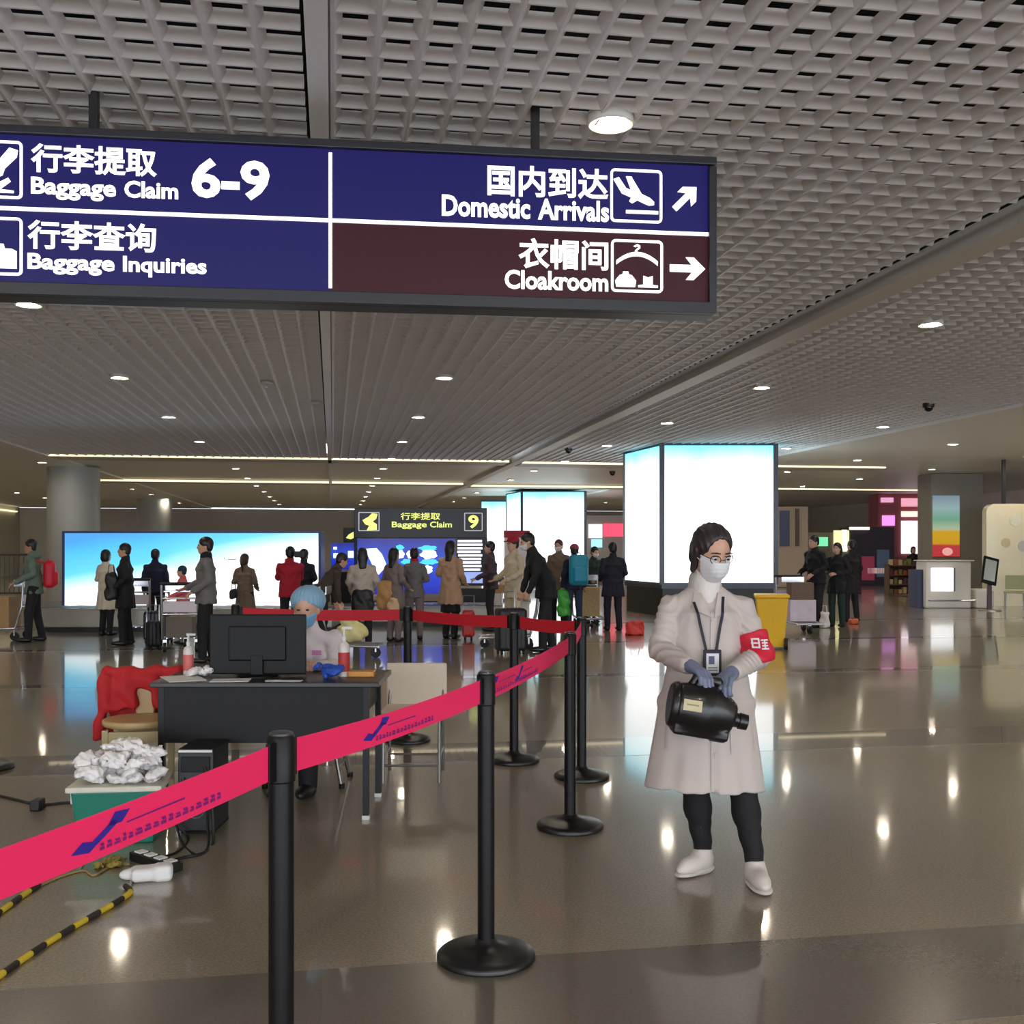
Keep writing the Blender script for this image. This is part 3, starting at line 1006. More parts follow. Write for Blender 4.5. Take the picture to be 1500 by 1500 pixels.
def crumple(name, label, cat, p, size, mat, seed, group=None, h=0.008):
    s = Sdf(); rr = random.Random(seed)
    for i in range(9):
        c = [rr.uniform(-0.5, 0.5) * size[j] * 0.9 for j in range(3)]
        R = Euler((rr.uniform(-.6, .6), rr.uniform(-.6, .6), rr.uniform(0, 3))).to_matrix()
        s.ell((c[0], c[1], size[2] * 0.5 + c[2] * 0.5), (size[0] * rr.uniform(.18, .34), size[1] * rr.uniform(.18, .34), size[2] * rr.uniform(.2, .34)), 0.02, R)
    ph = [rr.uniform(0, 6) for _ in range(6)]
    f = 2.2 / max(size)
    s.warp(lambda X, Y, Z: 0.010 * np.abs(np.sin(X * f * 11 + Y * f * 7 + ph[0]) + np.sin(Y * f * 13 - Z * f * 9 + ph[1]) + np.sin(Z * f * 12 + X * f * 8 + ph[2])) * min(1, max(size) / 0.2))
    o = s.build(name, h, mat, None, p)
    return tag(o, label, cat, group)


crumple('plastic_wrapper', 'crumpled clear wrapper on the desk corner beside the monitor', 'wrapper', on_desk(292, 6.1), (0.13, 0.12, 0.07), m_crinkle, 4)
gb = crumple('glove_bundle', 'bright blue bundle of disposable gloves on the desk', 'gloves', on_desk(478, 6.02), (0.15, 0.12, 0.10), M('blue_nitrile', (40, 84, 190), 0.5, bump=0.2), 9)


def bottle(u, d, lab, body, labelm, capm, r=0.033, h=0.19):
    t = thing('sanitizer_bottle', lab, 'bottle', on_desk(u, d))
    MB().lathe([(r, 0), (r, h * .68), (r * .8, h * .78), (r * .35, h * .83), (r * .35, h * .88)], 20).build('bottle_body', body, t, smooth=40)
    MB().lathe([(r * 1.02, h * .12), (r * 1.02, h * .58)], 20).build('printed_label', labelm, t, smooth=40)
    pm = MB().lathe([(r * .42, h * .86), (r * .42, h * .95), (r * .2, h * .95), (r * .2, h * 1.15)], 12)
    pm.box((r * .5, 0, h * 1.16), (r * 1.7, r * .5, h * .06))
    pm.build('pump', capm, t, smooth=40)


m_clear = M('bottle_white', (225, 215, 212), 0.3)
bottle(504, 6.1, 'white pump bottle with a red label beside the blue gloves', m_clear, M('label_red', (190, 60, 60), 0.5), m_paper, 0.033, 0.24)
bottle(276, 6.2, 'white pump bottle with a pink label near the desk corner wrapper', m_clear, M('label_pink', (216, 110, 110), 0.5), m_paper, 0.03, 0.20)
ob = MB().box((0, 0, 0.016), (0.15, 0.09, 0.032)).build('tissue_pack', M('orange_pack', (214, 150, 70), 0.5), None, on_desk(530, 6.1), DR, bevel=0.006)
tag(ob, 'flat orange tissue pack at the desk end by the white chair', 'tissue pack')

# ------------------------------------------------------------------ chairs by the desk
m_steel = M('chair_steel', (120, 118, 116), 0.3, metal=0.8)
m_cream = M('chair_cream_plastic', (222, 208, 190), 0.5, var=0.04)
wc = thing('white_chair', 'cream plastic chair with steel legs standing at the desk end', 'chair', ground(606, 6.95), DR)
s = Sdf(); s.rbox((0, 0.205, 0.575), (0.205, 0.012, 0.15), 0.010); s.warp(lambda X, Y, Z: 0 * X)
s.build('backrest', 0.008, m_cream, wc)
MB().box((0, 0, 0.435), (0.41, 0.40, 0.03)).build('seat', m_cream, wc, bevel=0.012)
for x in (-0.18, 0.18):
    MB().tube([(x, -0.17, 0.42), (x, -0.19, 0.0)], 0.011).build('leg', m_steel, wc)
    MB().tube([(x, 0.17, 0.42), (x, 0.20, 0.0)], 0.011).build('leg', m_steel, wc)
    MB().tube([(x, 0.17, 0.42), (x, 0.19, 0.45), (x, 0.222, 0.70)], 0.010).build('back_post', m_steel, wc)
    MB().tube([(x, -0.183, 0.16), (x, 0.188, 0.16)], 0.008).build('stretcher', m_steel, wc)
for y in (-0.186, 0.191):
    MB().tube([(-0.18, y, 0.11), (0.18, y, 0.11)], 0.008).build('stretcher', m_steel, wc)

st = thing('stool', 'dark stool with steel legs that the nurse sits on', 'stool', ground(452, 6.78), DR)
MB().lathe([(0.19, 0.43), (0.205, 0.44), (0.205, 0.465), (0.19, 0.475)], 32).build('seat', m_mon, st, smooth=40)
for x in (-0.24, 0.24):
    for y in (-0.17, 0.17):
        lg = MB().tube([(x * 0.6, y * 0.6, 0.44), (x, y, 0.0)], 0.014).build('leg', m_steel, st)
        MB().lathe([(0.019, 0), (0.019, 0.03)], 12, (x, y, 0)).build('rubber_foot', m_mon, lg)
MB().tube([(0.21, -0.15, 0.12), (0.21, 0.15, 0.12)], 0.008).build('stretcher', m_steel, st)
MB().tube([(-0.21, -0.15, 0.12), (-0.21, 0.15, 0.12)], 0.008).build('stretcher', m_steel, st)

m_tan = M('tan_chair_wood', (186, 158, 112), 0.45, var=0.12, scale=8)
m_tan2 = M('tan_chair_leg', (176, 158, 116), 0.5, var=0.1)
tc_ = thing('tan_chair', 'tan wooden chair with a red vest over its back', 'chair', ground(204, 6.15), DR + 0.15)
s = Sdf(); s.econe((0, 0, 0.475), (0, 0, 0.515), (0.20, 0.20), (0.205, 0.205), rnd=0.015); s.build('seat', 0.008, m_tan, tc_)
s = Sdf(); s.rbox((0, 0.19, 0.62), (0.055, 0.012, 0.13), 0.010); s.rbox((0, 0.20, 0.73), (0.19, 0.014, 0.04), 0.012, 0.03); s.build('backrest', 0.007, m_tan, tc_)
for x in (-0.155, 0.155):
    for y in (-0.15, 0.15):
        MB().box((x, y, 0.235), (0.035, 0.035, 0.47)).build('leg', m_tan2, tc_, bevel=0.004)
MB().box((0, -0.15, 0.43), (0.30, 0.022, 0.06)).build('apron', m_tan2, tc_, bevel=0.003)
MB().box((0, 0.15, 0.43), (0.30, 0.022, 0.06)).build('apron', m_tan2, tc_, bevel=0.003)
# red vest draped over the back
m_vest = M('red_vest_cloth', (184, 26, 34), 0.75, var=0.15, scale=14, bump=0.3)
vp = ground(201, 6.15)
s = Sdf()
s.rbox((0.0, 0.20, 0.715), (0.235, 0.045, 0.075), 0.03)
s.rbox((-0.07, 0.155, 0.64), (0.17, 0.022, 0.10), 0.018, 0.03)
s.rbox((-0.225, 0.17, 0.56), (0.030, 0.05, 0.20), 0.02, 0.03, Matrix.Rotation(0.12, 3, 'Y'))
s.rbox((0.14, 0.155, 0.645), (0.09, 0.022, 0.07), 0.018, 0.02)
s.rbox((0.01, 0.13, 0.58), (0.045, 0.05, 0.075), 0.02, 0.015, op='sub')
s.rbox((0.0, 0.25, 0.55), (0.22, 0.02, 0.2), 0.018, 0.03)
s.warp(lambda X, Y, Z: 0.008 * np.sin(X * 42 + 3 * np.sin(Z * 11)) + 0.004 * np.sin(Z * 50 + X * 20))
vest = s.build('red_vest', 0.009, m_vest, None, vp, DR + 0.15)
tag(vest, 'red cloth vest draped over the tan wooden chair', 'vest')

# ------------------------------------------------------------------ green box with papers, computer, cables
m_green = M('green_plastic', (18, 116, 96), 0.45, var=0.1)
gp = ground(178, 5.50)
gx = thing('storage_box', 'green plastic storage box with a white lid under the pile', 'box', gp, DR + 0.12)
b = MB()
w0, w1, dd0, dd1, hh = 0.185, 0.215, 0.13, 0.15, 0.27
b.add([(-w0, -dd0, 0), (w0, -dd0, 0), (w0, dd0, 0), (-w0, dd0, 0), (-w1, -dd1, hh), (w1, -dd1, hh), (w1, dd1, hh), (-w1, dd1, hh)], [(3, 2, 1, 0), (4, 5, 6, 7), (0, 1, 5, 4), (1, 2, 6, 5), (2, 3, 7, 6), (3, 0, 4, 7)])
b.build('tub', m_green, gx, bevel=0.012)
MB().box((0, 0, hh + 0.012), (0.47, 0.34, 0.028)).build('lid', M('white_lid', (214, 210, 196), 0.5), gx, bevel=0.008)
for x in (-0.222, 0.222):
    MB().box((x, -0.06, hh - 0.04), (0.02, 0.05, 0.07)).build('clip', m_paper, gx, bevel=0.004)
rr = random.Random(21)
pile = [(-0.15, -0.05, 0.0, 0.20), (0.02, -0.06, 0.0, 0.24), (0.15, -0.04, 0.0, 0.20), (-0.06, 0.07, 0.02, 0.22), (0.12, 0.08, 0.02, 0.2),
        (-0.08, -0.03, 0.07, 0.22), (0.08, -0.03, 0.07, 0.24), (0.02, 0.02, 0.115, 0.20), (-0.16, 0.04, 0.04, 0.16), (0.13, 0.02, 0.10, 0.16)]
for i, (x, y, z, sz) in enumerate(pile):
    p = gp + RT * x + FW * y + Vector((0, 0, hh + 0.02 + z))
    crumple('crumpled_paper', 'crumpled white paper in the pile on the green storage box', 'paper', p, (sz, sz * 0.8, 0.10), m_crinkle, 40 + i, 'crumpled papers piled on the green box', 0.009)

m_pc = M('computer_case_dark', (22, 22, 25), 0.45, var=0.1)
pcp = ground(289, 5.56)
pc = thing('computer_tower', 'dark computer tower with its fan side out under the desk end', 'computer', pcp, DR)
MB().box((0, 0.12, 0.235), (0.185, 0.30, 0.43)).build('case', m_pc, pc, bevel=0.006)
MB().box((0, -0.034, 0.44), (0.175, 0.01, 0.012)).build('top_edge', m_paper, pc)
MB().box((0, -0.034, 0.37), (0.15, 0.012, 0.08)).build('power_supply_plate', m_mon, pc, bevel=0.003)
mb = MB()
for r_ in (0.018, 0.034, 0.050):
    mb.tube([(r_ * math.cos(a * math.pi / 10), -0.034, 0.14 + r_ * math.sin(a * math.pi / 10)) for a in range(21)], 0.003, 6)
mb.build('fan_grille', M('grille_grey', (120, 124, 130), 0.4, metal=0.5), pc)
for k in range(4):
    MB().box((-0.05, -0.034, 0.20 + k * 0.025), (0.05, 0.006, 0.012)).build('slot_cover', M('slot_steel', (150, 152, 158), 0.35, metal=0.6), pc)
for x in (-0.075, 0.075):
    MB().box((x, 0.15, 0.01), (0.02, 0.3, 0.02)).build('foot', m_mon, pc)

m_cable = M('black_cable', (18, 17, 18), 0.5)
m_wcable = M('pale_cable', (170, 165, 155), 0.5)


def fl_pt(u, v, z=0.006):
    p = ground(u, fdepth(v))
    return Vector((p.x, p.y, z))


def smooth_path(pts, n=8):
    out = []
    P_ = [pts[0]] + list(pts) + [pts[-1]]
    for i in range(1, len(P_) - 2):
        for k in range(n):
            t = k / n
            a, b_, c, d = P_[i - 1], P_[i], P_[i + 1], P_[i + 2]
            out.append(0.5 * ((2 * b_) + (c - a) * t + (2 * a - 5 * b_ + 4 * c - d) * t * t + (3 * b_ - a - 3 * c + d) * t ** 3))
    out.append(pts[-1])
    return out


def cable(pts, r, mat, label, name='cable'):
    o = MB().tube(smooth_path(pts), r, 8).build(name, mat, smooth=60)
    return tag(o, label, 'cable')


up = lambda p, z: Vector((p.x, p.y, z))
pcb = lambda x, z, y=-0.04: pcp + RT * x + FW * y + Vector((0, 0, z))
cable([pcb(-0.06, 0.30), pcb(-0.09, 0.15, -0.1), fl_pt(268, 1238), fl_pt(290, 1254), fl_pt(305, 1240), pcb(0.07, 0.12, -0.06), pcb(0.06, 0.30)], 0.007, m_cable, 'black cable looping from the computer tower to the floor')
cable([pcb(0.05, 0.36), pcb(0.10, 0.22, -0.09), fl_pt(312, 1236), fl_pt(296, 1252), fl_pt(268, 1258), fl_pt(248, 1264)], 0.008, m_cable, 'thick black cable from the computer tower to the power strip')
cable([pcb(-0.03, 0.22), pcb(-0.10, 0.10, -0.07), fl_pt(276, 1228), fl_pt(262, 1248), fl_pt(236, 1258)], 0.006, m_cable, 'thin black cable curling beside the computer tower')
cable([fl_pt(-30, 1160), fl_pt(20, 1172), fl_pt(60, 1180), fl_pt(115, 1178), fl_pt(160, 1200)], 0.009, m_cable, 'black cable lying across the floor to the green box')
o = MB().box((0, 0, 0.03), (0.055, 0.09, 0.06)).build('cable_adapter', m_cable, None, fl_pt(55, 1186, 0), DR, bevel=0.008); tag(o, 'small black adapter block on the floor cable', 'adapter')
cable([fl_pt(56, 1300), fl_pt(90, 1286), fl_pt(122, 1277), fl_pt(138, 1284), fl_pt(165, 1270), fl_pt(190, 1268)], 0.006, M('tan_cord', (150, 130, 84), 0.6), 'tan cord leading from the striped cable to the power strip')
cable([fl_pt(115, 1236), fl_pt(128, 1250), fl_pt(122, 1266), fl_pt(116, 1278)], 0.004, m_wcable, 'thin pale cord hanging below the green box')
cable([fl_pt(215, 1268), fl_pt(240, 1262), fl_pt(262, 1268), fl_pt(250, 1276), fl_pt(228, 1272)], 0.005, m_wcable, 'pale cord curled over the power strip')
cable([fl_pt(190, 1304), fl_pt(193, 1292), fl_pt(205, 1284), fl_pt(218, 1282)], 0.006, m_wcable, 'pale cord from the long striped cable to the white adapter')
ps = thing('power_strip', 'black power strip with white sockets among the floor cables', 'power strip', fl_pt(228, 1268, 0), DR + 0.9)
MB().box((0, 0, 0.022), (0.07, 0.34, 0.042)).build('case', m_cable, ps, bevel=0.006)
for k in range(4):
    MB().box((0, -0.12 + k * 0.08, 0.045), (0.045, 0.05, 0.008)).build('socket', m_paper, ps, bevel=0.002)
s = Sdf(); s.rbox((0, 0, 0.03), (0.085, 0.05, 0.03), 0.02); s.rbox((0.05, -0.02, 0.035), (0.04, 0.045, 0.035), 0.02, 0.02); s.ell((-0.09, 0.02, 0.025), (0.05, 0.03, 0.025), 0.02)
tag(s.build('white_adapter', 0.006, m_paper, None, fl_pt(222, 1288, 0), DR + 0.3), 'white plug adapter lying beside the power strip', 'adapter')
for i, (u, v) in enumerate(((160, 1270), (175, 1262))):
    crumple('tape_scrap', ['crumpled yellowish tape scrap on the tan cord', 'small crumpled yellow tape scrap beside the power strip'][i], 'tape', fl_pt(u, v, 0), (0.12, 0.08, 0.025), M('yellow_scrap', (150, 134, 60), 0.6), 70 + i)

m_yel = M('hazard_yellow', (214, 186, 50), 0.55, var=0.1)
m_blk = M('hazard_black', (44, 36, 32), 0.6, var=0.1)


def hazard(pts, label):
    path = smooth_path(pts, 24)
    t = thing('striped_cable', label, 'cable', path[0])
    acc, cur, col_i = 0.0, [path[0]], 0
    for a, b_ in zip(path, path[1:]):
        acc += (b_ - a).length
        cur.append(b_)
        if acc > 0.085 or b_ is path[-1]:
            MB().tube([p - path[0] for p in cur], 0.0125, 8).build('tape_stripe', (m_blk, m_yel)[col_i % 2], t, smooth=60)
            acc, cur, col_i = 0.0, [b_], col_i + 1


hazard([fl_pt(184, 1302, .0125), fl_pt(190, 1312, .0125), fl_pt(160, 1332, .0125), fl_pt(120, 1355, .0125), fl_pt(60, 1392, .0125), fl_pt(0, 1434, .0125), fl_pt(-60, 1480, .0125)], 'long yellow and black striped cable running to the white adapter')
hazard([fl_pt(57, 1300, .0125), fl_pt(30, 1318, .0125), fl_pt(0, 1340, .0125), fl_pt(-50, 1372, .0125)], 'short yellow and black striped cable joined to the tan cord')

# ================================================================== people
m_skin = M('skin', (206, 160, 136), 0.5, var=0.06, scale=12)
m_skin2 = M('skin_deeper', (186, 138, 112), 0.5, var=0.06, scale=12)
m_hair = M('black_hair', (26, 22, 24), 0.45, var=0.3, scale=60)
m_brown = M('brown_hair', (66, 46, 36), 0.5, var=0.3, scale=60)
m_mask = M('face_mask_white', (226, 226, 230), 0.7, var=0.03)
m_maskb = M('face_mask_blue', (120, 178, 224), 0.7, var=0.04)
m_eye = M('eye_dark', (28, 20, 18), 0.3)
m_shoe = M('dark_shoe', (24, 22, 24), 0.4)


def cloth(key, rgb, rough=0.8):
    return M(key, rgb, rough, var=0.14, scale=9, bump=0.15)


def rot(yaw, pitch):
    return np.array(Matrix.Rotation(yaw, 3, 'Z') @ Matrix.Rotation(pitch, 3, 'X'))


def std_pose(lean=0.0, arms='down', stride=0.0, sit=False):
    """joints of a 1.70 m figure that faces -y"""
    J = dict(pelvis=(0, 0, 0.93), waist=(0, 0.005, 1.08), chest=(0, 0.0, 1.27), neck=(0, 0.015, 1.43), head=(0, -0.005, 1.585))
    A = {'down': ((0.225, 0.03, 1.12), (0.24, -0.03, 0.87)), 'push': ((0.235, 0.02, 1.13), (0.18, -0.25, 1.02)),
         'hold': ((0.235, 0.02, 1.12), (0.07, -0.20, 1.08)), 'phone': ((0.20, -0.12, 1.15), (0.08, -0.27, 1.36)),
         'reach': ((0.21, -0.12, 1.15), (0.17, -0.30, 0.98)), 'bent': ((0.24, 0.04, 1.12), (0.19, -0.17, 0.98))}
    for sd, sg in (('R', -1), ('L', 1)):
        nm = arms if isinstance(arms, str) else arms[0 if sd == 'R' else 1]
        e, w_ = A[nm]
        J['sh' + sd] = (sg * 0.166, 0.012, 1.345)
        J['el' + sd] = (sg * e[0], e[1], e[2])
        J['wr' + sd] = (sg * w_[0], w_[1], w_[2])
        J['hip' + sd] = (sg * 0.092, 0, 0.90)
        st_ = stride * sg
        J['kn' + sd] = (sg * 0.10, -0.02 - st_ * 0.5, 0.49)
        J['an' + sd] = (sg * 0.105, 0.02 - st_, 0.085)
    if lean:
        c_, s_ = math.cos(lean), math.sin(lean)
        for kx in J:
            if kx[:2] in ('kn', 'an', 'hi') or kx == 'pelvis':
                continue
            x, y, z = J[kx]
            z -= 0.93
            J[kx] = (x, y * c_ - z * s_, 0.93 + y * s_ + z * c_)
        for sd in 'RL':                                       # arms hang from leaning shoulders
            pass
    return {kx: np.array(v, float) for kx, v in J.items()}


def head_prims(s, c, R, k=0.02, sc=1.0, grow=0.0, face=True):
    P_ = lambda p: c + R @ (np.array(p) * sc)
    g = lambda r: tuple(x * sc + grow for x in r)
    s.ell(P_((0, 0.014, 0.026)), g((0.074, 0.091, 0.090)), k, R)
    s.ell(P_((0, -0.018, -0.030)), g((0.061, 0.072, 0.085)), 0.03, R)
    s.ell(P_((0, -0.046, -0.088)), g((0.030, 0.030, 0.024)), 0.03, R)
    if face:
        s.cap(P_((0, -0.086, 0.004)), P_((0, -0.100, -0.026)), 0.008 * sc, 0.012 * sc, 0.012)
        s.ell(P_((0, -0.080, -0.062)), g((0.022, 0.010, 0.008)), 0.01, R)
        for sg in (-1, 1):
            s.ell(P_((sg * 0.075, 0.012, -0.012)), g((0.010, 0.020, 0.030)), 0.008, R)
            s.ell(P_((sg * 0.030, -0.092, 0.010)), g((0.016, 0.012, 0.010)), 0.012, R, 'sub')


def hand_prims(s, wr, d, side, r=0.0095, curl=0.5, k=0.006):
    """palm and five fingers continuing from the wrist along d; side = thumb direction"""
    d = d / np.linalg.norm(d)
    side = side - d * (side @ d); side = side / np.linalg.norm(side)
    n = np.cross(d, side)
    R = np.stack([side, n, d], 1)
    s.ell(wr + d * 0.045, (0.040, 0.016, 0.050), 0.012, R)
    for i, (o, L) in enumerate(((0.028, 0.070), (0.010, 0.080), (-0.009, 0.075), (-0.027, 0.058))):
        a = wr + d * 0.080 + side * o
        b_ = a + d * L * 0.5 * math.cos(curl * .5) + n * L * 0.5 * math.sin(curl * .5)
        c_ = b_ + d * L * 0.5 * math.cos(curl * 1.6) + n * L * 0.5 * math.sin(curl * 1.6)
        s.path([a - d * 0.02, b_, c_], [r * 1.05, r, r * 0.85], k)
    a = wr + d * 0.025 + side * 0.034
    b_ = a + d * 0.035 + side * 0.022
    s.path([wr + d * 0.02 + side * 0.015, a, b_, b_ + d * 0.028 + n * 0.012], [r * 1.5, r * 1.3, r * 1.1, r * 0.9], k)


def person(label, p, rz, H, pose, top, bottom, hem=0.80, skirt=None, hair=('short', m_hair), mask=None, head=(0, 0), wide=1.0, skin=None, shoe=None,
           h=0.0145, hood=False, group=None, stance=None, flare=1.0, cap_m=None, trim=None):
    t = thing('person', label, 'person', p, rz, group)
    S = H / 1.70
    t.scale = (S, S, S)
    J = dict(pose)
    sk = skin or m_skin
    up_ = J['neck'] - J['pelvis']; lean = math.atan2(-up_[1], up_[2])
    Rh = rot(head[0], head[1] + lean * 0.55)
    Rt = rot(0, lean)
    hc = J['neck'] + Rt @ np.array([0, -0.02, 0.07]) + Rh @ np.array([0, 0, 0.085])
    W = wide
    # --- the body: one continuous surface
    s = Sdf()
    head_prims(s, hc, Rh)
    s.cap(J['neck'] - Rt @ np.array([0, 0, .03]), hc + Rh @ np.array([0, 0.02, -0.05]), 0.055, 0.052, 0.03)
    s.econe(J['pelvis'], J['waist'], (0.145 * W, 0.10), (0.125 * W, 0.09), 0.05)
    s.econe(J['waist'], J['chest'], (0.125 * W, 0.09), (0.155 * W, 0.105), 0.05)
    s.econe(J['chest'], J['neck'] - Rt @ np.array([0, 0, .03]), (0.145 * W, 0.095), (0.05, 0.05), 0.03)
    for sd, sg in (('R', -1), ('L', 1)):
        s.cap(J['neck'] - Rt @ np.array([0, 0, .06]), J['sh' + sd], 0.035, 0.040, 0.02)
        s.path([J['sh' + sd], J['el' + sd], J['wr' + sd]], [0.042, 0.038, 0.028], 0.02)
        hd = (J['wr' + sd] - J['el' + sd])
        hand_prims(s, J['wr' + sd], hd, np.array([0, -1, 0.3]) if abs(hd[2]) > 0.2 else np.array([-sg * 1.0, 0, 0.3]), 0.0115)
        s.path([J['hip' + sd], J['kn' + sd], J['an' + sd]], [0.085, 0.056, 0.036], 0.04)
        s.ell(J['an' + sd] + np.array([0, -0.06, -0.045]), (0.038, 0.11, 0.035), 0.03)
    s.build('body', h, sk, t)
    # --- clothes
    s = Sdf()
    hemv = J['pelvis'] + (J['pelvis'] - J['waist']) / np.linalg.norm(J['pelvis'] - J['waist']) * (0.93 - hem)
    hemv = np.array([J['pelvis'][0], J['pelvis'][1], 0.0]) + np.array([0, 0, hem])
    fl_ = 0.165 + max(0, 0.93 - hem) * 0.12 * flare
    s.econe(J['chest'], J['waist'], (0.172 * W, 0.128), (0.160 * W, 0.122), 0.05)
    s.econe(J['waist'], J['pelvis'], (0.165 * W, 0.125), (0.17 * W, 0.13), 0.05)
    if hem < 0.92:
        s.econe(J['pelvis'] + np.array([0, 0, .04]), hemv, (0.17 * W, 0.13), (fl_ * W + 0.01, fl_ * 0.8), 0.04)
    s.econe(J['chest'], J['neck'] + Rt @ np.array([0, 0, -0.01]), (0.18 * W, 0.125), (0.085, 0.075), 0.05)
    s.cap(J['neck'] + Rt @ np.array([0, 0.01, -0.01]), J['neck'] + Rt @ np.array([0, 0.005, 0.035]), 0.072, 0.068, 0.02)
    if hood:
        s.ell(J['neck'] + Rt @ np.array([0, 0.085, 0.005]), (0.10, 0.065, 0.075), 0.03)
    for sd, sg in (('R', -1), ('L', 1)):
        s.cap(J['neck'] - Rt @ np.array([0, 0, .045]), J['sh' + sd] * np.array([W, 1, 1]), 0.055, 0.058, 0.04)
        wv = J['wr' + sd] - J['el' + sd]
        s.path([J['sh' + sd] * np.array([W, 1, 1]), J['el' + sd], J['wr' + sd] - wv * 0.02], [0.060, 0.055, 0.042], 0.016)
    ph = (len(label) * 1.7) % 6
    s.warp(lambda X, Y, Z: 0.006 * np.sin(Z * 34 + 5 * np.sin(X * 9 + ph) + Y * 20) * (Z > 0.9) + 0.007 * np.sin(np.arctan2(Y, X) * 9 + ph) * (Z < 0.86))
    tp = s.build('jacket' if hem > 0.62 else 'coat', h, top, t)
    if skirt is not None:
        s = Sdf(); s.econe((J['pelvis'][0], J['pelvis'][1], 0.86), (0, 0, skirt[1]), (0.15, 0.12), (0.19, 0.15), 0.03); s.build('skirt', h, skirt[0], t)
    s = Sdf()
    s.econe(J['pelvis'] + np.array([0, 0, .08]), J['pelvis'] - np.array([0, 0, .06]), (0.150 * W, 0.112), (0.155 * W, 0.118), 0.04)
    for sd in 'RL':
        s.path([J['hip' + sd], J['kn' + sd], J['an' + sd] + np.array([0, 0, -0.02])], [0.098, 0.070, 0.058], 0.03)
    s.build('trousers', h, bottom, t)
    for sd in 'RL':
        a = J['an' + sd]
        s = Sdf()
        s.ell(a + np.array([0, -0.065, -0.045]), (0.050, 0.135, 0.040), 0.02)
        s.cap(a + np.array([0, 0.01, -0.02]), a + np.array([0, 0.0, -0.05]), 0.048, 0.050, 0.03)
        s.half((0, 0, a[2] - 0.084), (0, 0, -1))
        s.build('shoe', h, shoe or m_shoe, t)
    # --- hair
    kind, hm = hair
    P_ = lambda q: hc + Rh @ np.array(q)
    s = Sdf()
    s.ell(P_((0, 0.020, 0.036)), (0.086, 0.100, 0.094), 0.02, Rh)
    if kind in ('long', 'tail'):
        s.ell(P_((0, 0.055, -0.03)), (0.088, 0.070, 0.10), 0.03, Rh)
        if kind == 'long':
            s.econe(P_((0, 0.055, -0.02)), P_((0, 0.10, -0.25)), (0.082, 0.055), (0.062, 0.030), 0.05, rnd=0.028)
        else:
            s.path([P_((0, 0.11, 0.0)), P_((0, 0.15, -0.08)), P_((0, 0.13, -0.25))], [0.035, 0.032, 0.015], 0.03)
    elif kind == 'bob':
        s.ell(P_((0, 0.040, -0.045)), (0.094, 0.080, 0.095), 0.03, Rh)
    else:
        s.ell(P_((0, 0.055, -0.03)), (0.072, 0.052, 0.055), 0.03, Rh)
    s.ell(P_((0, -0.110, -0.050)), (0.078, 0.072, 0.115), 0.02, Rh, 'sub')
    if kind != 'none':
        s.build('hair', h * 0.8, hm, t)
    if cap_m is not None:
        s = Sdf()
        s.ell(P_((0, 0.016, 0.050)), (0.094, 0.108, 0.092), 0.01, Rh)
        s.half(P_((0, 0, 0.035)), Rh @ np.array([0, 0, -1]))
        s.ell(P_((0, -0.12, 0.045)), (0.065, 0.06, 0.012), 0.015, Rh)
        s.build('cap', h * 0.8, cap_m, t)
    if mask is not None:
        s = Sdf(); head_prims(s, hc, Rh, grow=0.010, face=False)
        s.ell(P_((0, -0.085, -0.035)), (0.045, 0.03, 0.05), 0.03, Rh)
        s.half(P_((0, -0.028, 0)), Rh @ np.array([0, 1, 0]))
        s.half(P_((0, 0, -0.010)), Rh @ np.array([0, -0.25, 1]))
        s.half(P_((0, 0, -0.105)), Rh @ np.array([0, 0, -1]))
        s.build('face_mask', h * 0.7, mask, t)
    for sg in (-1, 1):
        e_ = P_((sg * 0.030, -0.083, 0.010))
        MB().ball(e_, (0.013, 0.008, 0.007), 8, 5).build('eye', m_eye, t, smooth=60)
    if trim is not None:
        s = Sdf(); s.cap(J['neck'] + Rt @ np.array([0, 0.0, 0.0]), J['neck'] + Rt @ np.array([0, 0.0, 0.03]), 0.082, 0.078, 0.01)
        s.build('collar', h, trim, t)
    return t


def zrot_to(direction):
    """rotation that turns a figure facing -y to face the named way in the picture"""
    return {'camera': -YAW, 'away': math.pi - YAW, 'toleft': -math.pi / 2 - YAW, 'toright': math.pi / 2 - YAW}[direction]


BLACK = cloth('black_wool', (22, 21, 26)); NAVY = cloth('navy_cloth', (26, 30, 58)); DNAVY = cloth('deep_navy', (24, 26, 44))
GREYG = cloth('grey_green_cloth', (104, 122, 112)); WHITEC = cloth('off_white_coat', (222, 212, 192)); TAUPE = cloth('taupe_coat', (122, 104, 90))
REDC = cloth('crimson_cloth', (172, 24, 50)); TAN = cloth('tan_coat', (186, 150, 122)); CAMO = cloth('mottled_grey_cloth', (116, 112, 112)); PINK = cloth('coral_pink_cloth', (220, 106, 110))
OLIVE = cloth('dark_olive_cloth', (62, 52, 46)); LGREY = cloth('light_grey_cloth', (184, 172, 160)); MGREY = cloth('mid_grey_cloth', (126, 114, 114)); CREAM = cloth('cream_cloth', (206, 190, 166))
PURPLE = cloth('dusky_purple_cloth', (74, 56, 70)); TROUS = cloth('charcoal_trousers', (28, 26, 32)); BLUEJ = cloth('denim_cloth', (40, 52, 78)); TEAL = cloth('teal_cloth', (24, 124, 148)); GREENK = cloth('dark_green_cloth', (30, 52, 48))


def put(u, d): return ground(u, d)


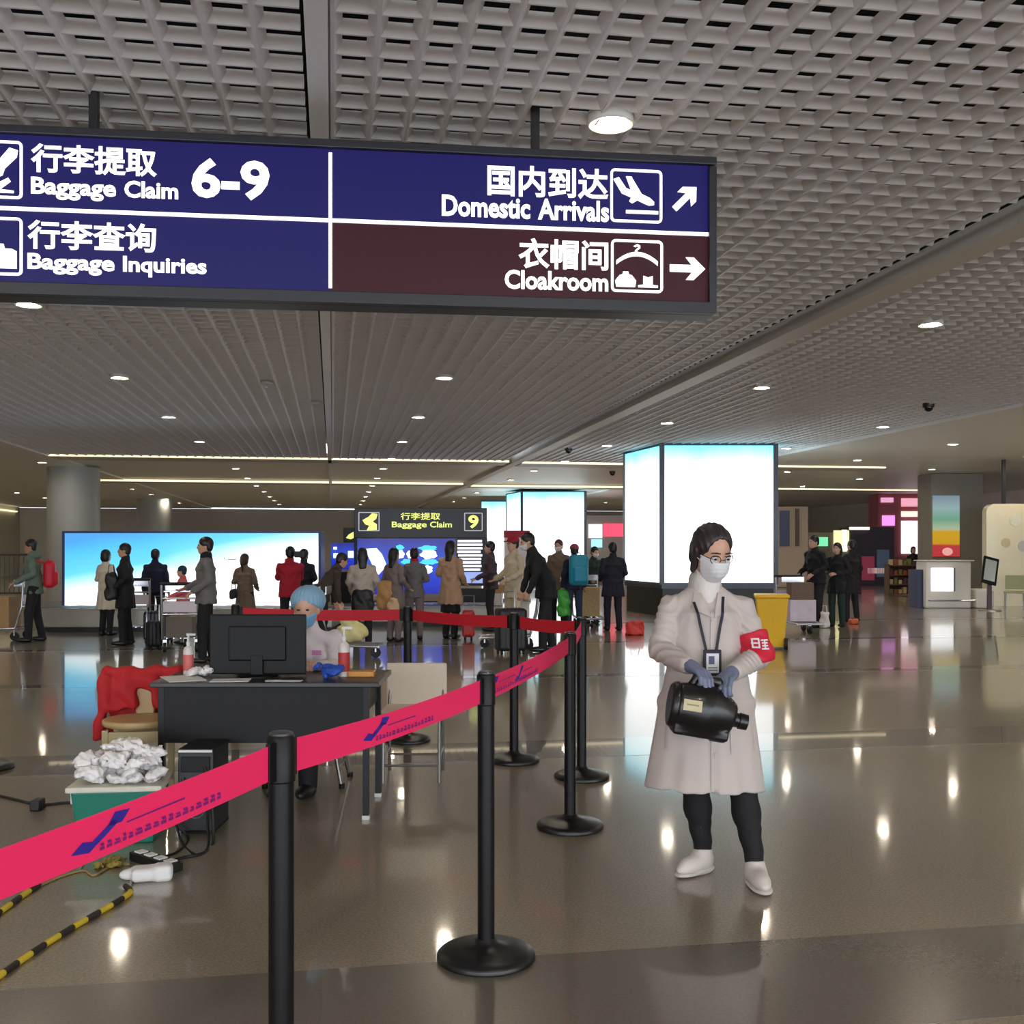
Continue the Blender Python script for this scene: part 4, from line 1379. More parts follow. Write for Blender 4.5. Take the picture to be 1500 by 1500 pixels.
# along the wide lightbox
person('person with grey-green jacket and red backpack pushing a trolley', put(50, 17.0), zrot_to('toleft') + 0.35, 1.64, std_pose(0.10, 'push', 0.10), GREYG, TROUS, hair=('short', m_hair), hood=True, skin=m_skin2)
person('person in a knee-length off-white coat before the wide lightbox', put(156, 18.2), zrot_to('away') - 0.5, 1.47, std_pose(0.0, 'hold'), WHITEC, TROUS, hem=0.52, hair=('bob', m_hair))
person('person all in black carrying a black bag beside the off-white coat', put(184, 16.4), zrot_to('toleft') + 0.25, 1.57, std_pose(0.04, ('down', 'bent'), 0.05), BLACK, BLACK, hem=0.62, hair=('short', m_hair), wide=1.10)
person('person in navy shirt and trousers with back to the camera', put(228, 18.3), zrot_to('away'), 1.48, std_pose(0.0, 'down', 0.02), NAVY, TROUS, hem=0.84, hair=('short', m_hair), wide=1.05)
person('child in a coral pink jacket by the mottled grey jacket', put(268, 16.6), zrot_to('toleft'), 1.22, std_pose(0.05, 'push'), PINK, MGREY, hair=('short', cloth('teal_dark_cap', (34, 60, 76))), h=0.017)
person('tall person in mottled grey jacket and black trousers', put(302, 13.9), zrot_to('toleft') + 0.3, 1.64, std_pose(0.03, ('push', 'bent'), 0.07), CAMO, BLACK, hem=0.80, hair=('short', m_hair), wide=1.08, trim=BLACK)
person('person in a long taupe coat looking at the wide lightbox', put(359, 18.2), zrot_to('away') - 0.2, 1.40, std_pose(0.0, ('bent', 'hold')), TAUPE, TROUS, hem=0.34, hair=('tail', m_brown), flare=1.1)
person('person in a crimson jacket raising a camera', put(425, 17.0), zrot_to('away') + 0.3, 1.52, std_pose(0.0, 'phone'), REDC, TROUS, hair=('short', m_hair), wide=1.12)
person('person in dark clothes half hidden behind the crimson jacket', put(446, 18.4), zrot_to('away') - 0.3, 1.48, std_pose(0.0, 'hold'), DNAVY, TROUS, hair=('short', m_hair))
person('person in a dark olive jacket bending over beside the crimson jacket', put(470, 15.6), zrot_to('toright') + 0.4, 1.52, std_pose(0.62, 'reach'), OLIVE, TROUS, hair=('short', m_hair), wide=1.1)
# in front of the carousel nine display
person('long-haired person in a light grey jacket before the blue screen', put(531, 16.2), zrot_to('away') + 0.2, 1.50, std_pose(0.05, 'bent'), LGREY, TROUS, hem=0.80, hair=('long', m_hair), wide=1.05)
person('person in grey holding a tan bag before the blue screen', put(578, 17.0), zrot_to('away') - 0.7, 1.50, std_pose(0.0, 'bent'), MGREY, MGREY, hem=0.62, hair=('long', m_hair))
person('child in a grey jacket with red collar before the blue screen', put(607, 17.4), zrot_to('away'), 1.50, std_pose(0.0, 'hold'), CAMO, MGREY, hem=0.78, hair=('short', m_hair), trim=REDC, wide=0.92)
person('long-haired person in a tan coat over a black skirt', put(660, 17.6), zrot_to('away') - 0.5, 1.62, std_pose(0.03, ('bent', 'hold'), 0.03), TAN, BLACK, hem=0.60, skirt=(BLACK, 0.46), hair=('long', m_hair), wide=1.05, flare=1.5)
person('person in a dusky purple jacket beside the white notice screen', put(719, 19.2), zrot_to('toleft'), 1.62, std_pose(0.05, 'push'), PURPLE, TROUS, hair=('short', m_hair))
person('person in a cream jacket and dark red cap', put(753, 17.2), zrot_to('toleft') + 0.6, 1.68, std_pose(0.05, 'push'), CREAM, CREAM, hem=0.7, hair=('short', m_hair), cap_m=REDC)
person('masked person in a dark suit bending over a trolley', put(800, 15.4), zrot_to('toleft') + 0.25, 1.78, std_pose(0.46, 'reach', 0.10), BLACK, TROUS, hem=0.74, hair=('short', m_hair), mask=m_mask, wide=1.12)
person('masked person in a grey-brown coat behind the bending man', put(818, 20.4), zrot_to('camera') - 0.4, 1.66, std_pose(0.0, 'bent'), TAUPE, TROUS, hem=0.7, hair=('short', m_brown), mask=m_mask)
person('person in navy wearing a teal backpack and dusky red cap', put(841, 19.6), zrot_to('away') + 0.3, 1.56, std_pose(0.0, 'down', 0.04), NAVY, BLUEJ, hair=('short', m_hair), cap_m=cloth('dusky_red_cap', (150, 60, 78)))
person('person in dark green leaning over a loaded trolley', put(866, 21.2), zrot_to('camera') + 0.5, 1.54, std_pose(0.25, 'push'), GREENK, TROUS, hair=('short', m_hair), mask=m_mask)
person('broad person in a deep navy coat beside the pillar lightbox', put(898, 19.3), zrot_to('away') + 0.25, 1.60, std_pose(0.05, 'bent', 0.05), DNAVY, DNAVY, hem=0.66, hair=('short', m_hair), wide=1.15)
# beside the yellow bin
person('person in a black jacket holding the trolley behind the yellow bin', put(1196, 20.1), zrot_to('toleft') + 0.5, 1.74, std_pose(0.12, 'push', 0.05), BLACK, TROUS, hair=('short', m_hair), wide=1.12)
person('person with long hair in black coat and dark green trousers', put(1226, 20.2), zrot_to('toleft') + 0.9, 1.60, std_pose(0.0, 'hold'), BLACK, GREENK, hem=0.68, hair=('long', m_hair))
person('person in a long black coat at the back of the group of three', put(1247, 21.6), zrot_to('away') + 0.5, 1.66, std_pose(0.0, 'down', 0.04), BLACK, TROUS, hem=0.58, hair=('short', m_hair))
person('person in dark clothes standing behind the display shelf', put(1338, 34.5), zrot_to('camera'), 1.55, std_pose(0.0, 'bent'), BLACK, TROUS, hair=('bob', m_hair), h=0.02)

# ------------------------------------------------------------------ seated nurse
m_coatw = cloth('white_medical_coat', (224, 214, 218))
J = dict(pelvis=(0, 0.04, 0.54), waist=(0, 0.03, 0.66), chest=(0, 0.0, 0.83), neck=(0, -0.01, 0.985), head=(0, 0, 1.13))
for sd, sg in (('R', -1), ('L', 1)):
    J['sh' + sd] = (sg * 0.165, 0.0, 0.935); J['el' + sd] = (sg * 0.215, -0.10, 0.76); J['wr' + sd] = (sg * 0.16, -0.33, 0.80)
    J['hip' + sd] = (sg * 0.09, 0.02, 0.53); J['kn' + sd] = (sg * 0.10, -0.36, 0.50); J['an' + sd] = (sg * 0.09 + 0.0, -0.34, 0.085)
J = {k_: np.array(v_) for k_, v_ in J.items()}
nurse_p = ground(452, 6.76)
nurse = person('seated nurse in white coat, blue mask and bouffant cap behind the desk', nurse_p, zrot_to('camera') - 0.08, 1.67, J, m_coatw, BLACK, hem=0.50, hair=('none', m_hair), mask=m_maskb, h=0.0085, head=(0.0, 0.10))
hc_n = J['neck'] + np.array([0, -0.02, 0.07]) + rot(0, 0.10) @ np.array([0, 0, 0.085])
Rn = rot(0, 0.10)
s = Sdf()
s.ell(hc_n + Rn @ np.array([0, 0.035, 0.045]), (0.112, 0.120, 0.100), 0.02, Rn)
s.half(hc_n + Rn @ np.array([0, -0.062, 0.030]), Rn @ np.array([0, -0.55, -1]))
s.warp(lambda X, Y, Z: 0.003 * np.sin(np.arctan2(X, Y) * 30))
m_bouf = M('bouffant_cap_pale_blue', (130, 170, 196), 0.6, var=0.1, scale=40, bump=0.2)
s.build('bouffant_cap', 0.007, m_bouf, nurse)
MB().box((0.085, -0.118, 0.86), (0.06, 0.004, 0.03)).build('chest_print', M('pink_print', (216, 140, 190), 0.6), nurse)

# ================================================================== the person with the sprayer
WP = ground(1035, 4.90)
woman = thing('person', 'person in white coat, face mask and red armband holding a black sprayer', 'person', WP, -YAW)
A3 = lambda *a: np.array(a, float)
m_coat = M('white_lab_coat', (198, 187, 182), 0.8, var=0.04, scale=6, bump=0.06)
m_leg = cloth('black_leggings', (20, 19, 24))
m_sneak = M('white_sneaker', (214, 206, 200), 0.5, var=0.04)
m_sole = M('sneaker_sole', (205, 200, 194), 0.6)
m_glove = M('grey_blue_glove', (112, 120, 146), 0.45, var=0.08, scale=30)
shR, shL = A3(-0.158, 0.03, 1.222), A3(0.172, 0.03, 1.220)       # R = her right, seen at the left
elR, elL = A3(-0.218, -0.03, 1.035), A3(0.232, -0.04, 1.005)
wrR, wrL = A3(-0.128, -0.262, 0.984), A3(0.066, -0.262, 0.955)
hipR, hipL = A3(-0.085, 0.02, 0.80), A3(0.095, 0.01, 0.80)
knR, knL = A3(-0.058, -0.02, 0.44), A3(0.150, -0.06, 0.44)
anR, anL = A3(-0.012, 0.02, 0.085), A3(0.185, -0.17, 0.085)
neck = A3(0.0, 0.03, 1.325)
Rw = rot(0.30, 0.40)
hc = A3(0.022, -0.025, 1.478)
SC = 1.04
s = Sdf()
head_prims(s, hc, Rw, sc=SC)
s.cap(neck, hc + Rw @ A3(0, 0.03, -0.05), 0.055, 0.052, 0.03)
s.econe((0, 0.03, 0.80), (0, 0.02, 1.0), (0.15, 0.10), (0.125, 0.09), 0.05)
s.econe((0, 0.02, 1.0), (0, 0.03, 1.2), (0.125, 0.09), (0.15, 0.10), 0.05)
s.econe((0, 0.03, 1.2), neck - A3(0, 0, .02), (0.13, 0.08), (0.05, 0.05), 0.04)
for a, b_, c_ in ((shR, elR, wrR), (shL, elL, wrL)):
    s.cap(neck - A3(0, 0, .05), a, 0.03, 0.04, 0.02)
    s.path([a, b_, c_], [0.044, 0.038, 0.026], 0.03)
    d_ = (c_ - b_) / np.linalg.norm(c_ - b_)
    s.ell(c_ + d_ * 0.03, (0.020, 0.020, 0.020), 0.01)
for a, b_, c_ in ((hipR, knR, anR), (hipL, knL, anL)):
    s.path([a, b_, c_], [0.085, 0.052, 0.034], 0.04)
    yw = -0.85 if c_ is anR else 0.03
    s.ell(c_ + rot(yw, 0) @ A3(0, -0.05, -0.045), (0.032, 0.085, 0.028), 0.03, rot(yw, 0))
s.build('body', 0.0075, m_skin, woman)
# leggings
for nm, ks in (('leggings', 0),):
    s = Sdf()
    s.econe((0, 0.03, 0.88), (0, 0.02, 0.76), (0.14, 0.11), (0.15, 0.115), 0.04)
    for a, b_, c_ in ((hipR, knR, anR), (hipL, knL, anL)):
        calf = b_ * 0.6 + c_ * 0.4 + A3(0, 0.014, 0)
        s.path([a, b_, calf, c_ + A3(0, 0, 0.015)], [0.096, 0.064, 0.060, 0.041], 0.03)
    s.warp(lambda X, Y, Z: 0.0025 * np.sin(Z * 70 + X * 30) * (Z < 0.25))
    s.build(nm, 0.0075, m_leg, woman)
# sneakers
for an, yaw in ((anR, -0.85), (anL, 0.03)):
    R = rot(yaw, 0)
    Q = lambda p, an=an, R=R: an + R @ A3(*p)
    s = Sdf()
    s.ell(Q((0, -0.085, -0.048)), (0.041, 0.098, 0.031), 0.02, R)
    s.ell(Q((0, 0.0, -0.035)), (0.042, 0.060, 0.048), 0.03, R)
    s.cap(Q((0, -0.005, 0.005)), Q((0, -0.02, -0.03)), 0.042, 0.042, 0.03)
    s.ell(Q((0, -0.075, -0.028)), (0.034, 0.07, 0.026), 0.03, R)
    s.half(Q((0, 0, -0.078)), (0, 0, -1))
    s.half(Q((0, 0, 0.018)), (0, 0.2, 1))
    sh = s.build('sneaker', 0.005, m_sneak, woman)
    s = Sdf()
    s.ell(Q((0, -0.090, -0.072)), (0.049, 0.100, 0.013), 0.01, R); s.ell(Q((0, 0.0, -0.072)), (0.044, 0.064, 0.013), 0.03, R)
    s.half((0, 0, 0.0), (0, 0, -1))
    s.build('sole', 0.004, m_sole, sh)
    for k in range(4):
        a = Q((-0.026, -0.050 - k * 0.022, -0.004 - k * 0.007)); b_ = Q((0.026, -0.050 - k * 0.022, -0.004 - k * 0.007)); mid_ = (a + b_) / 2 + A3(0, 0, 0.010)
        MB().tube([a, mid_, b_], 0.0035, 6).build('lace', M('lace_grey', (176, 170, 166), 0.7), sh)
# coat
coat = Sdf()
coat.econe((0.0, 0.03, 1.20), (0.005, 0.02, 0.98), (0.172, 0.122), (0.176, 0.126), 0.04)
coat.econe((0.005, 0.02, 1.00), (0.0, 0.01, 0.78), (0.176, 0.126), (0.216, 0.150), 0.05)
coat.econe((0.0, 0.01, 0.80), (-0.012, -0.01, 0.395), (0.216, 0.150), (0.274, 0.19), 0.05, rnd=0.006)
coat.econe((0.0, 0.03, 1.18), neck + A3(0, 0, -0.005), (0.170, 0.118), (0.075, 0.070), 0.04)
for a, b_, c_ in ((shR, elR, wrR), (shL, elL, wrL)):
    coat.cap(neck - A3(0, 0, .055), a, 0.050, 0.054, 0.04)
    coat.path([a, b_, c_ - (c_ - b_) * 0.06], [0.060, 0.057, 0.042], 0.010)
def coat_warp(X, Y, Z):
    ang = np.arctan2(Y + 0.01, X)
    low = np.clip((0.86 - Z) / 0.4, 0, 1)
    folds = 0.0045 * low * (np.sin(ang * 7 + 0.6) + 0.5 * np.sin(ang * 15 + 1.0))
    arm = np.clip((np.abs(X) - 0.10) / 0.06, 0, 1) * np.clip((Z - 0.90) / 0.06, 0, 1)
    ph1 = Z * 46 + 30 * np.abs(X) + 4 * np.sin(X * 19 + Z * 9) + Y * 26
    creases = 0.009 * arm * (np.abs(np.sin(ph1)) ** 0.7 - 0.6)
    chest = np.clip((Z - 0.98) / 0.1, 0, 1) * (1 - arm)
    creases = creases + 0.0035 * chest * np.sin(np.abs(X) * 62 + Z * 17 + 2 * np.sin(Z * 15))
    return folds + creases
coat.warp(coat_warp)
# the open neckline
coat.econe((0.004, -0.16, 1.30), (0.004, -0.06, 1.365), (0.02, 0.03), (0.060, 0.06), 0.01, op='sub')
coat_o = coat.build('coat', 0.0065, m_coat, woman)
bvh = BVHTree.FromPolygons([v.co[:] for v in coat_o.data.vertices], [tuple(p.vertices) for p in coat_o.data.polygons])


def on_coat(x, z, off):
    """point just proud of the coat's front at x, z"""
    hit, n, _, _ = bvh.ray_cast(Vector((x, -0.6, z)), Vector((0, 1, 0)))
    y = hit.y if hit is not None else -0.10
    return Vector((x, y - off, z))


def patch(name, mat, grid_pts, off, thick, parent):
    """thin cloth patch laid on the coat; grid_pts = rows of (x, z)"""
    mb = MB(); R_, C_ = len(grid_pts), len(grid_pts[0])
    for o_ in (off + thick, off):
        for row in grid_pts:
            mb.v += [tuple(on_coat(x, z, o_)) for x, z in row]
    N_ = R_ * C_
    for i in range(R_ - 1):
        for j in range(C_ - 1):
            a = i * C_ + j
            mb.f.append((a, a + C_, a + C_ + 1, a + 1))
            mb.f.append((N_ + a, N_ + a + 1, N_ + a + C_ + 1, N_ + a + C_))
    ring = [j for j in range(C_)] + [i * C_ + C_ - 1 for i in range(1, R_)] + [(R_ - 1) * C_ + j for j in range(C_ - 2, -1, -1)] + [i * C_ for i in range(R_ - 2, 0, -1)]
    for a, b_ in zip(ring, ring[1:] + ring[:1]):
        mb.f.append((a, b_, b_ + N_, a + N_))
    return mb.build(name, mat, parent, smooth=50)


def lerp_grid(quad, r, c):
    (a, b_, c_, d_) = [np.array(q) for q in quad]            # top-left, top-right, bottom-right, bottom-left
    return [[tuple((a * (1 - j / (c - 1)) + b_ * (j / (c - 1))) * (1 - i / (r - 1)) + (d_ * (1 - j / (c - 1)) + c_ * (j / (c - 1))) * (i / (r - 1))) for j in range(c)] for i in range(r)]


patch('lapel', m_coat, lerp_grid([(-0.064, 1.298), (-0.034, 1.296), (0.004, 1.185), (-0.082, 1.225)], 9, 6), 0.003, 0.012, coat_o)
patch('lapel', m_coat, lerp_grid([(0.042, 1.296), (0.074, 1.298), (0.098, 1.225), (0.014, 1.183)], 9, 6), 0.003, 0.012, coat_o)
patch('placket', m_coat, lerp_grid([(0.000, 1.215), (0.030, 1.215), (0.020, 0.405), (-0.015, 0.405)], 60, 4), 0.0015, 0.005, coat_o)
patch('pocket', m_coat, lerp_grid([(0.075, 0.74), (0.190, 0.74), (0.200, 0.58), (0.080, 0.58)], 8, 7), 0.002, 0.004, coat_o)
patch('pocket', m_coat, lerp_grid([(-0.200, 0.74), (-0.085, 0.74), (-0.090, 0.58), (-0.212, 0.58)], 8, 7), 0.002, 0.004, coat_o)
for z in (1.17, 1.02, 0.70, 0.58):
    c_ = on_coat(0.010, z, 0.008)
    MB().cyl((c_.x, c_.y + 0.004, c_.z), (c_.x, c_.y - 0.003, c_.z), 0.009, n=12).build('button', M('coat_button', (190, 182, 176), 0.4), coat_o, smooth=40)
# stand collar of the coat, open at the front
s = Sdf(); s.cap(neck + A3(0, 0.008, -0.030), neck + A3(0, 0.014, 0.018), 0.082, 0.076, 0.01)
s.ell(neck + A3(0.004, -0.085, 0.02), (0.052, 0.07, 0.10), 0.012, op='sub')
s.build('collar', 0.005, m_coat, coat_o)
# turtleneck
s = Sdf(); s.cap(neck + A3(0, -0.012, -0.035), hc + Rw @ A3(0, 0.012, -0.088), 0.064, 0.058, 0.02)
s.cap(neck + A3(0, -0.045, -0.06), neck + A3(0, -0.02, 0.0), 0.05, 0.055, 0.03)
s.build('turtleneck', 0.005, M('white_knit', (224, 218, 214), 0.85, var=0.04, scale=120, bump=0.2), woman)
# hair pulled back
P_ = lambda q: hc + Rw @ (np.array(q) * SC)
s = Sdf()
s.ell(P_((0, 0.022, 0.036)), (0.090, 0.104, 0.097), 0.02, Rw)
s.ell(P_((0, 0.062, -0.030)), (0.080, 0.062, 0.080), 0.03, Rw)
s.cap(P_((-0.070, 0.005, 0.01)), P_((-0.074, 0.010, -0.085)), 0.024, 0.014, 0.02)
s.cap(P_((0, 0.12, 0.0)), P_((0, 0.15, -0.05)), 0.035, 0.03, 0.02)
s.ell(P_((0.004, -0.120, 0.004)), (0.083, 0.098, 0.122), 0.012, Rw, op='sub')
hw = Rw
s.warp(lambda X, Y, Z: 0.0016 * np.sin(X * 240 + Z * 60))
s.build('hair', 0.0045, M('dark_brown_hair', (48, 38, 42), 0.42, var=0.35, scale=70), woman)
# mask, eyes, brows, glasses
s = Sdf(); head_prims(s, hc, Rw, sc=SC, grow=0.008, face=False)
s.ell(P_((0, -0.084, -0.036)), (0.044, 0.034, 0.050), 0.03, Rw)
s.half(P_((0, -0.030, 0)), Rw @ A3(0, 1, 0)); s.half(P_((0, -0.09, -0.002)), Rw @ A3(0, -0.15, 1)); s.half(P_((0, 0, -0.112)), Rw @ A3(0, 0, -1))
s.warp(lambda X, Y, Z: 0.0008 * np.sin(Z * 320))
mk = s.build('face_mask', 0.0042, m_mask, woman)
for sg in (-1, 1):
    MB().tube([P_((sg * 0.068, -0.034, -0.025)), P_((sg * 0.080, -0.01, -0.012)), P_((sg * 0.084, 0.022, 0.0))], 0.0016, 6).build('ear_loop', m_mask, mk)
    ey = MB().ball(P_((sg * 0.031, -0.083, 0.011)), (0.014, 0.010, 0.008), 12, 8).build('eye', M('eye_white', (226, 220, 214), 0.2), woman, smooth=60)
    MB().ball(P_((sg * 0.031, -0.0905, 0.009)), (0.007, 0.005, 0.0065), 10, 6).build('iris', m_eye, ey, smooth=60)
    MB().tube([P_((sg * 0.014, -0.088, 0.019)), P_((sg * 0.031, -0.093, 0.0215)), P_((sg * 0.046, -0.084, 0.017))], 0.0022, 6).build('eyelid', M('eyelid_shadow', (110, 76, 66), 0.5), ey)
    MB().ring_path([P_((sg * 0.012, -0.092, 0.034)), P_((sg * 0.032, -0.094, 0.039)), P_((sg * 0.052, -0.080, 0.033))], [0.003, 0.0038, 0.0018], 6).build('eyebrow', m_hair, woman)
gl = thing('glasses', 'thin dark-rimmed glasses on the masked face', 'glasses', WP, -YAW)
for sg in (-1, 1):
    rimp = [P_((sg * (0.032 + 0.022 * math.cos(a * math.pi / 9)), -0.102 + 0.014 * abs(0.5 * math.cos(a * math.pi / 9) + 0.5), 0.008 + 0.019 * math.sin(a * math.pi / 9))) for a in range(19)]
    MB().tube(rimp, 0.0016, 6).build('rim', m_mon, gl)
    MB().tube([P_((sg * 0.054, -0.090, 0.012)), P_((sg * 0.070, -0.055, 0.010)), P_((sg * 0.082, 0.012, 0.006))], 0.0015, 6).build('temple', m_mon, gl)
MB().tube([P_((-0.009, -0.104, 0.010)), P_((0.009, -0.104, 0.010))], 0.0016, 6).build('bridge', m_mon, gl)

# armband on her left sleeve, with pale lettering marks
s = Sdf()
ua = elL - shL
s.path([shL + ua * 0.52, elL, elL + (wrL - elL) * 0.16], [0.0730, 0.0710, 0.066], 0.02)
s.half(shL + ua * 0.55, -ua)
s.half(elL + A3(0, 0, -0.035), A3(0.25, -0.15, -1))
s.warp(lambda X, Y, Z: 0.002 * np.sin(Z * 90 + X * 40))
m_arm = M('armband_red', (206, 20, 54), 0.55, var=0.06)
ab = s.build('armband', 0.0055, m_arm, woman)
ab['label'] = 'bright red armband with white characters'
bva = BVHTree.FromPolygons([v.co[:] for v in ab.data.vertices], [tuple(p.vertices) for p in ab.data.polygons])
gl_marks = {0: [(0, 0, 1, .16), (0, .42, 1, .58), (0, .84, 1, 1), (0, 0, .2, 1), (.8, 0, 1, 1)],
            1: [(0, 0, 1, .16), (.1, .30, .9, .44), (.1, .58, .9, .72), (0, .84, 1, 1), (.40, .0, .6, 1)]}
for gi, (x0, z0) in enumerate(((0.186, 1.046), (0.228, 1.040))):
    mb = MB()
    for a0, b0, a1, b1 in gl_marks[gi]:
        n_ = 5 if a1 - a0 > 0.5 else 1
        for q_ in range(n_):
            pts = []
            for (f_, b_) in ((q_ / n_, b0), ((q_ + 1) / n_, b0), ((q_ + 1) / n_, b1), (q_ / n_, b1)):
                x, z = x0 + (a0 + (a1 - a0) * f_) * 0.036, z0 + b_ * 0.044
                hit, n, _, _ = bva.ray_cast(Vector((x, -0.6, z)), Vector((0, 1, 0)))
                if hit is None:
                    hit = Vector((x, -0.05, z)); n = Vector((0.5, -1, 0))
                pts.append(hit + n * 0.003)
            mb.add(pts, [(0, 1, 2, 3)])
    mb.build('printed_character', m_mask, ab)

# lanyard and badge
ld = thing('badge_lanyard', 'dark lanyard with black-framed identity badge on the white coat', 'badge', WP, -YAW)
m_lan = M('lanyard_navy', (26, 26, 44), 0.6)
for x0, z0, x1, z1 in ((-0.070, 1.255, -0.022, 1.030), (0.066, 1.278, 0.020, 1.030)):
    path = [on_coat(x0 + (x1 - x0) * k / 14, z0 + (z1 - z0) * k / 14, 0.021) for k in range(15)]
    mb = MB()
    for p in path:
        mb.v += [(p.x - 0.0065, p.y, p.z), (p.x + 0.0065, p.y, p.z), (p.x + 0.0065, p.y + 0.003, p.z), (p.x - 0.0065, p.y + 0.003, p.z)]
    for i in range(14):
        for k in range(4):
            a, b_ = 4 * i + k, 4 * i + (k + 1) % 4
            mb.f.append((a + 4, b_ + 4, b_, a))
    mb.build('strap', m_lan, ld)
bc = on_coat(0.0, 0.985, 0.022)
MB().box((bc.x, bc.y, bc.z), (0.082, 0.010, 0.118)).build('badge_holder', m_lan, ld, bevel=0.005)
cd = MB().box((bc.x, bc.y - 0.006, bc.z - 0.002), (0.056, 0.004, 0.088)).build('badge_card', m_mask, ld)
MB().box((bc.x - 0.005, bc.y - 0.009, bc.z + 0.012), (0.026, 0.002, 0.036)).build('badge_photo', M('badge_photo_blue', (70, 84, 110), 0.5), cd)
MB().box((bc.x, bc.y - 0.009, bc.z - 0.022), (0.042, 0.002, 0.005)).build('badge_line', M('badge_line_grey', (120, 124, 132), 0.5), cd)
MB().box((bc.x, bc.y - 0.009, bc.z - 0.033), (0.042, 0.002, 0.005)).build('badge_line', M('badge_line_grey'), cd)

# ---- black sprayer
m_spr = M('sprayer_black_plastic', (20, 18, 20), 0.32, var=0.1, coat=0.1)
SP = WP + RT * -0.062 + FW * -0.335 + Vector((0, 0, 0.800))
sp = thing('sprayer', 'black plastic fogging sprayer held in both gloved hands', 'sprayer', SP, -YAW)
tl = Matrix.Rotation(0.16, 3, 'Y')
T = lambda x, y, z: np.array(tl @ Vector((x, y, z)))
s = Sdf()
Rt_ = np.array(tl)
s.ell(T(-0.02, 0, 0.0), (0.140, 0.095, 0.108), 0.03, Rt_)
s.econe(T(-0.135, 0, 0.004), T(-0.02, 0, 0), (0.098, 0.088), (0.108, 0.095), 0.03, xdir=(0, 0, 1))
s.econe(T(0.0, 0, 0), T(0.115, 0, -0.018), (0.104, 0.09), (0.062, 0.056), 0.04, xdir=(0, 0, 1))
s.rbox(T(-0.02, 0, -0.092), (0.12, 0.065, 0.022), 0.012, 0.02, Rt_)
s.rbox(T(0.055, 0, -0.104), (0.035, 0.05, 0.018), 0.008, 0.01, Rt_)
s.build('tank', 0.006, m_spr, sp)
s = Sdf(); s.econe(T(-0.165, 0, 0.004), T(-0.130, 0, 0.004), (0.092, 0.082), (0.106, 0.094), 0.01, xdir=(0, 0, 1))
s.build('motor_cap', 0.006, m_spr, sp)
nz_ = MB(); nz_.cyl(T(0.105, 0, -0.018), T(0.145, 0, -0.022), 0.036, 0.030, 20); nz_.cyl(T(0.145, 0, -0.022), T(0.180, 0, -0.024), 0.036, 0.034, 20)
nz_.build('nozzle', m_spr, sp, smooth=40)
MB().cyl(T(0.1795, 0, -0.024), T(0.184, 0, -0.024), 0.022, 0.020, 16).build('nozzle_mouth', m_mon, sp, smooth=40)
s = Sdf(); s.path([T(-0.085, 0, 0.09), T(-0.06, 0, 0.135), T(0.03, 0, 0.128), T(0.075, 0, 0.075)], [0.02, 0.017, 0.017, 0.02], 0.02); s.build('handle', 0.0055, m_spr, sp)
mb = MB().box((0, 0, 0), (0.078, 0.004, 0.048), tl @ Matrix.Rotation(0.0, 3, 'X'))
lbx = mb.build('maker_label', M('label_cream', (206, 196, 160), 0.5), sp, (-0.075, -0.098, 0.035)); lbx.rotation_euler = (-0.36, 0, 0)
MB().box((0, -0.003, 0.002), (0.05, 0.002, 0.006), tl).build('label_line', M('label_line', (150, 140, 110), 0.5), lbx)
for k in range(5):
    MB().box(T(0.045 + k * 0.016, 0, 0.098 - k * 0.012), (0.005, 0.10 - k * 0.006, 0.012), tl).build('cooling_fin', m_spr, sp, bevel=0.001)
# ---- gloved hands closed on it
def glove(wr, el, knuck_dir, wrap, thumb, name='glove'):
    """glove: wrist, palm over the grip, four fingers curling round it, thumb on the other side"""
    s = Sdf()
    d = np.array(knuck_dir, float); d /= np.linalg.norm(d)
    w_ = np.array(wrap, float); w_ /= np.linalg.norm(w_)
    th = np.array(thumb, float)
    sd = np.cross(d, w_); sd /= np.linalg.norm(sd)
    fa = (wr - el) / np.linalg.norm(wr - el)
    s.cap(wr - fa * 0.05, wr + fa * 0.01, 0.034, 0.031, 0.02)
    pc_ = wr + d * 0.045
    s.ell(pc_, (0.042, 0.050, 0.020), 0.02, np.stack([sd, d, np.cross(sd, d)], 1))
    for o, L in ((0.031, 0.074), (0.011, 0.082), (-0.010, 0.078), (-0.030, 0.060)):
        a = wr + d * 0.080 + sd * o
        b_ = a + (d * 0.75 + w_ * 0.65) * L * 0.45
        c_ = b_ + (d * 0.05 + w_) * L * 0.40
        e_ = c_ + (-d * 0.75 + w_ * 0.5) * L * 0.32
        s.path([a - d * 0.03, a, b_, c_, e_], [0.0115, 0.0112, 0.0105, 0.0098, 0.0088], 0.005)
    a = wr + d * 0.02 + sd * 0.032 * np.sign(th @ sd)
    s.path([wr + d * 0.005, a, a + th * 0.034, a + th * 0.06 + w_ * 0.02], [0.017, 0.0150, 0.0125, 0.0105], 0.008)
    return s.build(name, 0.0042, m_glove, woman)


glove(wrR + A3(0.006, -0.008, 0.0), elR, (0.50, -0.78, -0.24), (0.0, -0.22, -1.0), A3(0.75, 0.05, -0.55))
glove(wrL + A3(-0.004, -0.008, 0.0), elL, (-0.52, -0.74, -0.30), (0.0, -0.25, -1.0), A3(-0.75, 0.05, -0.45))

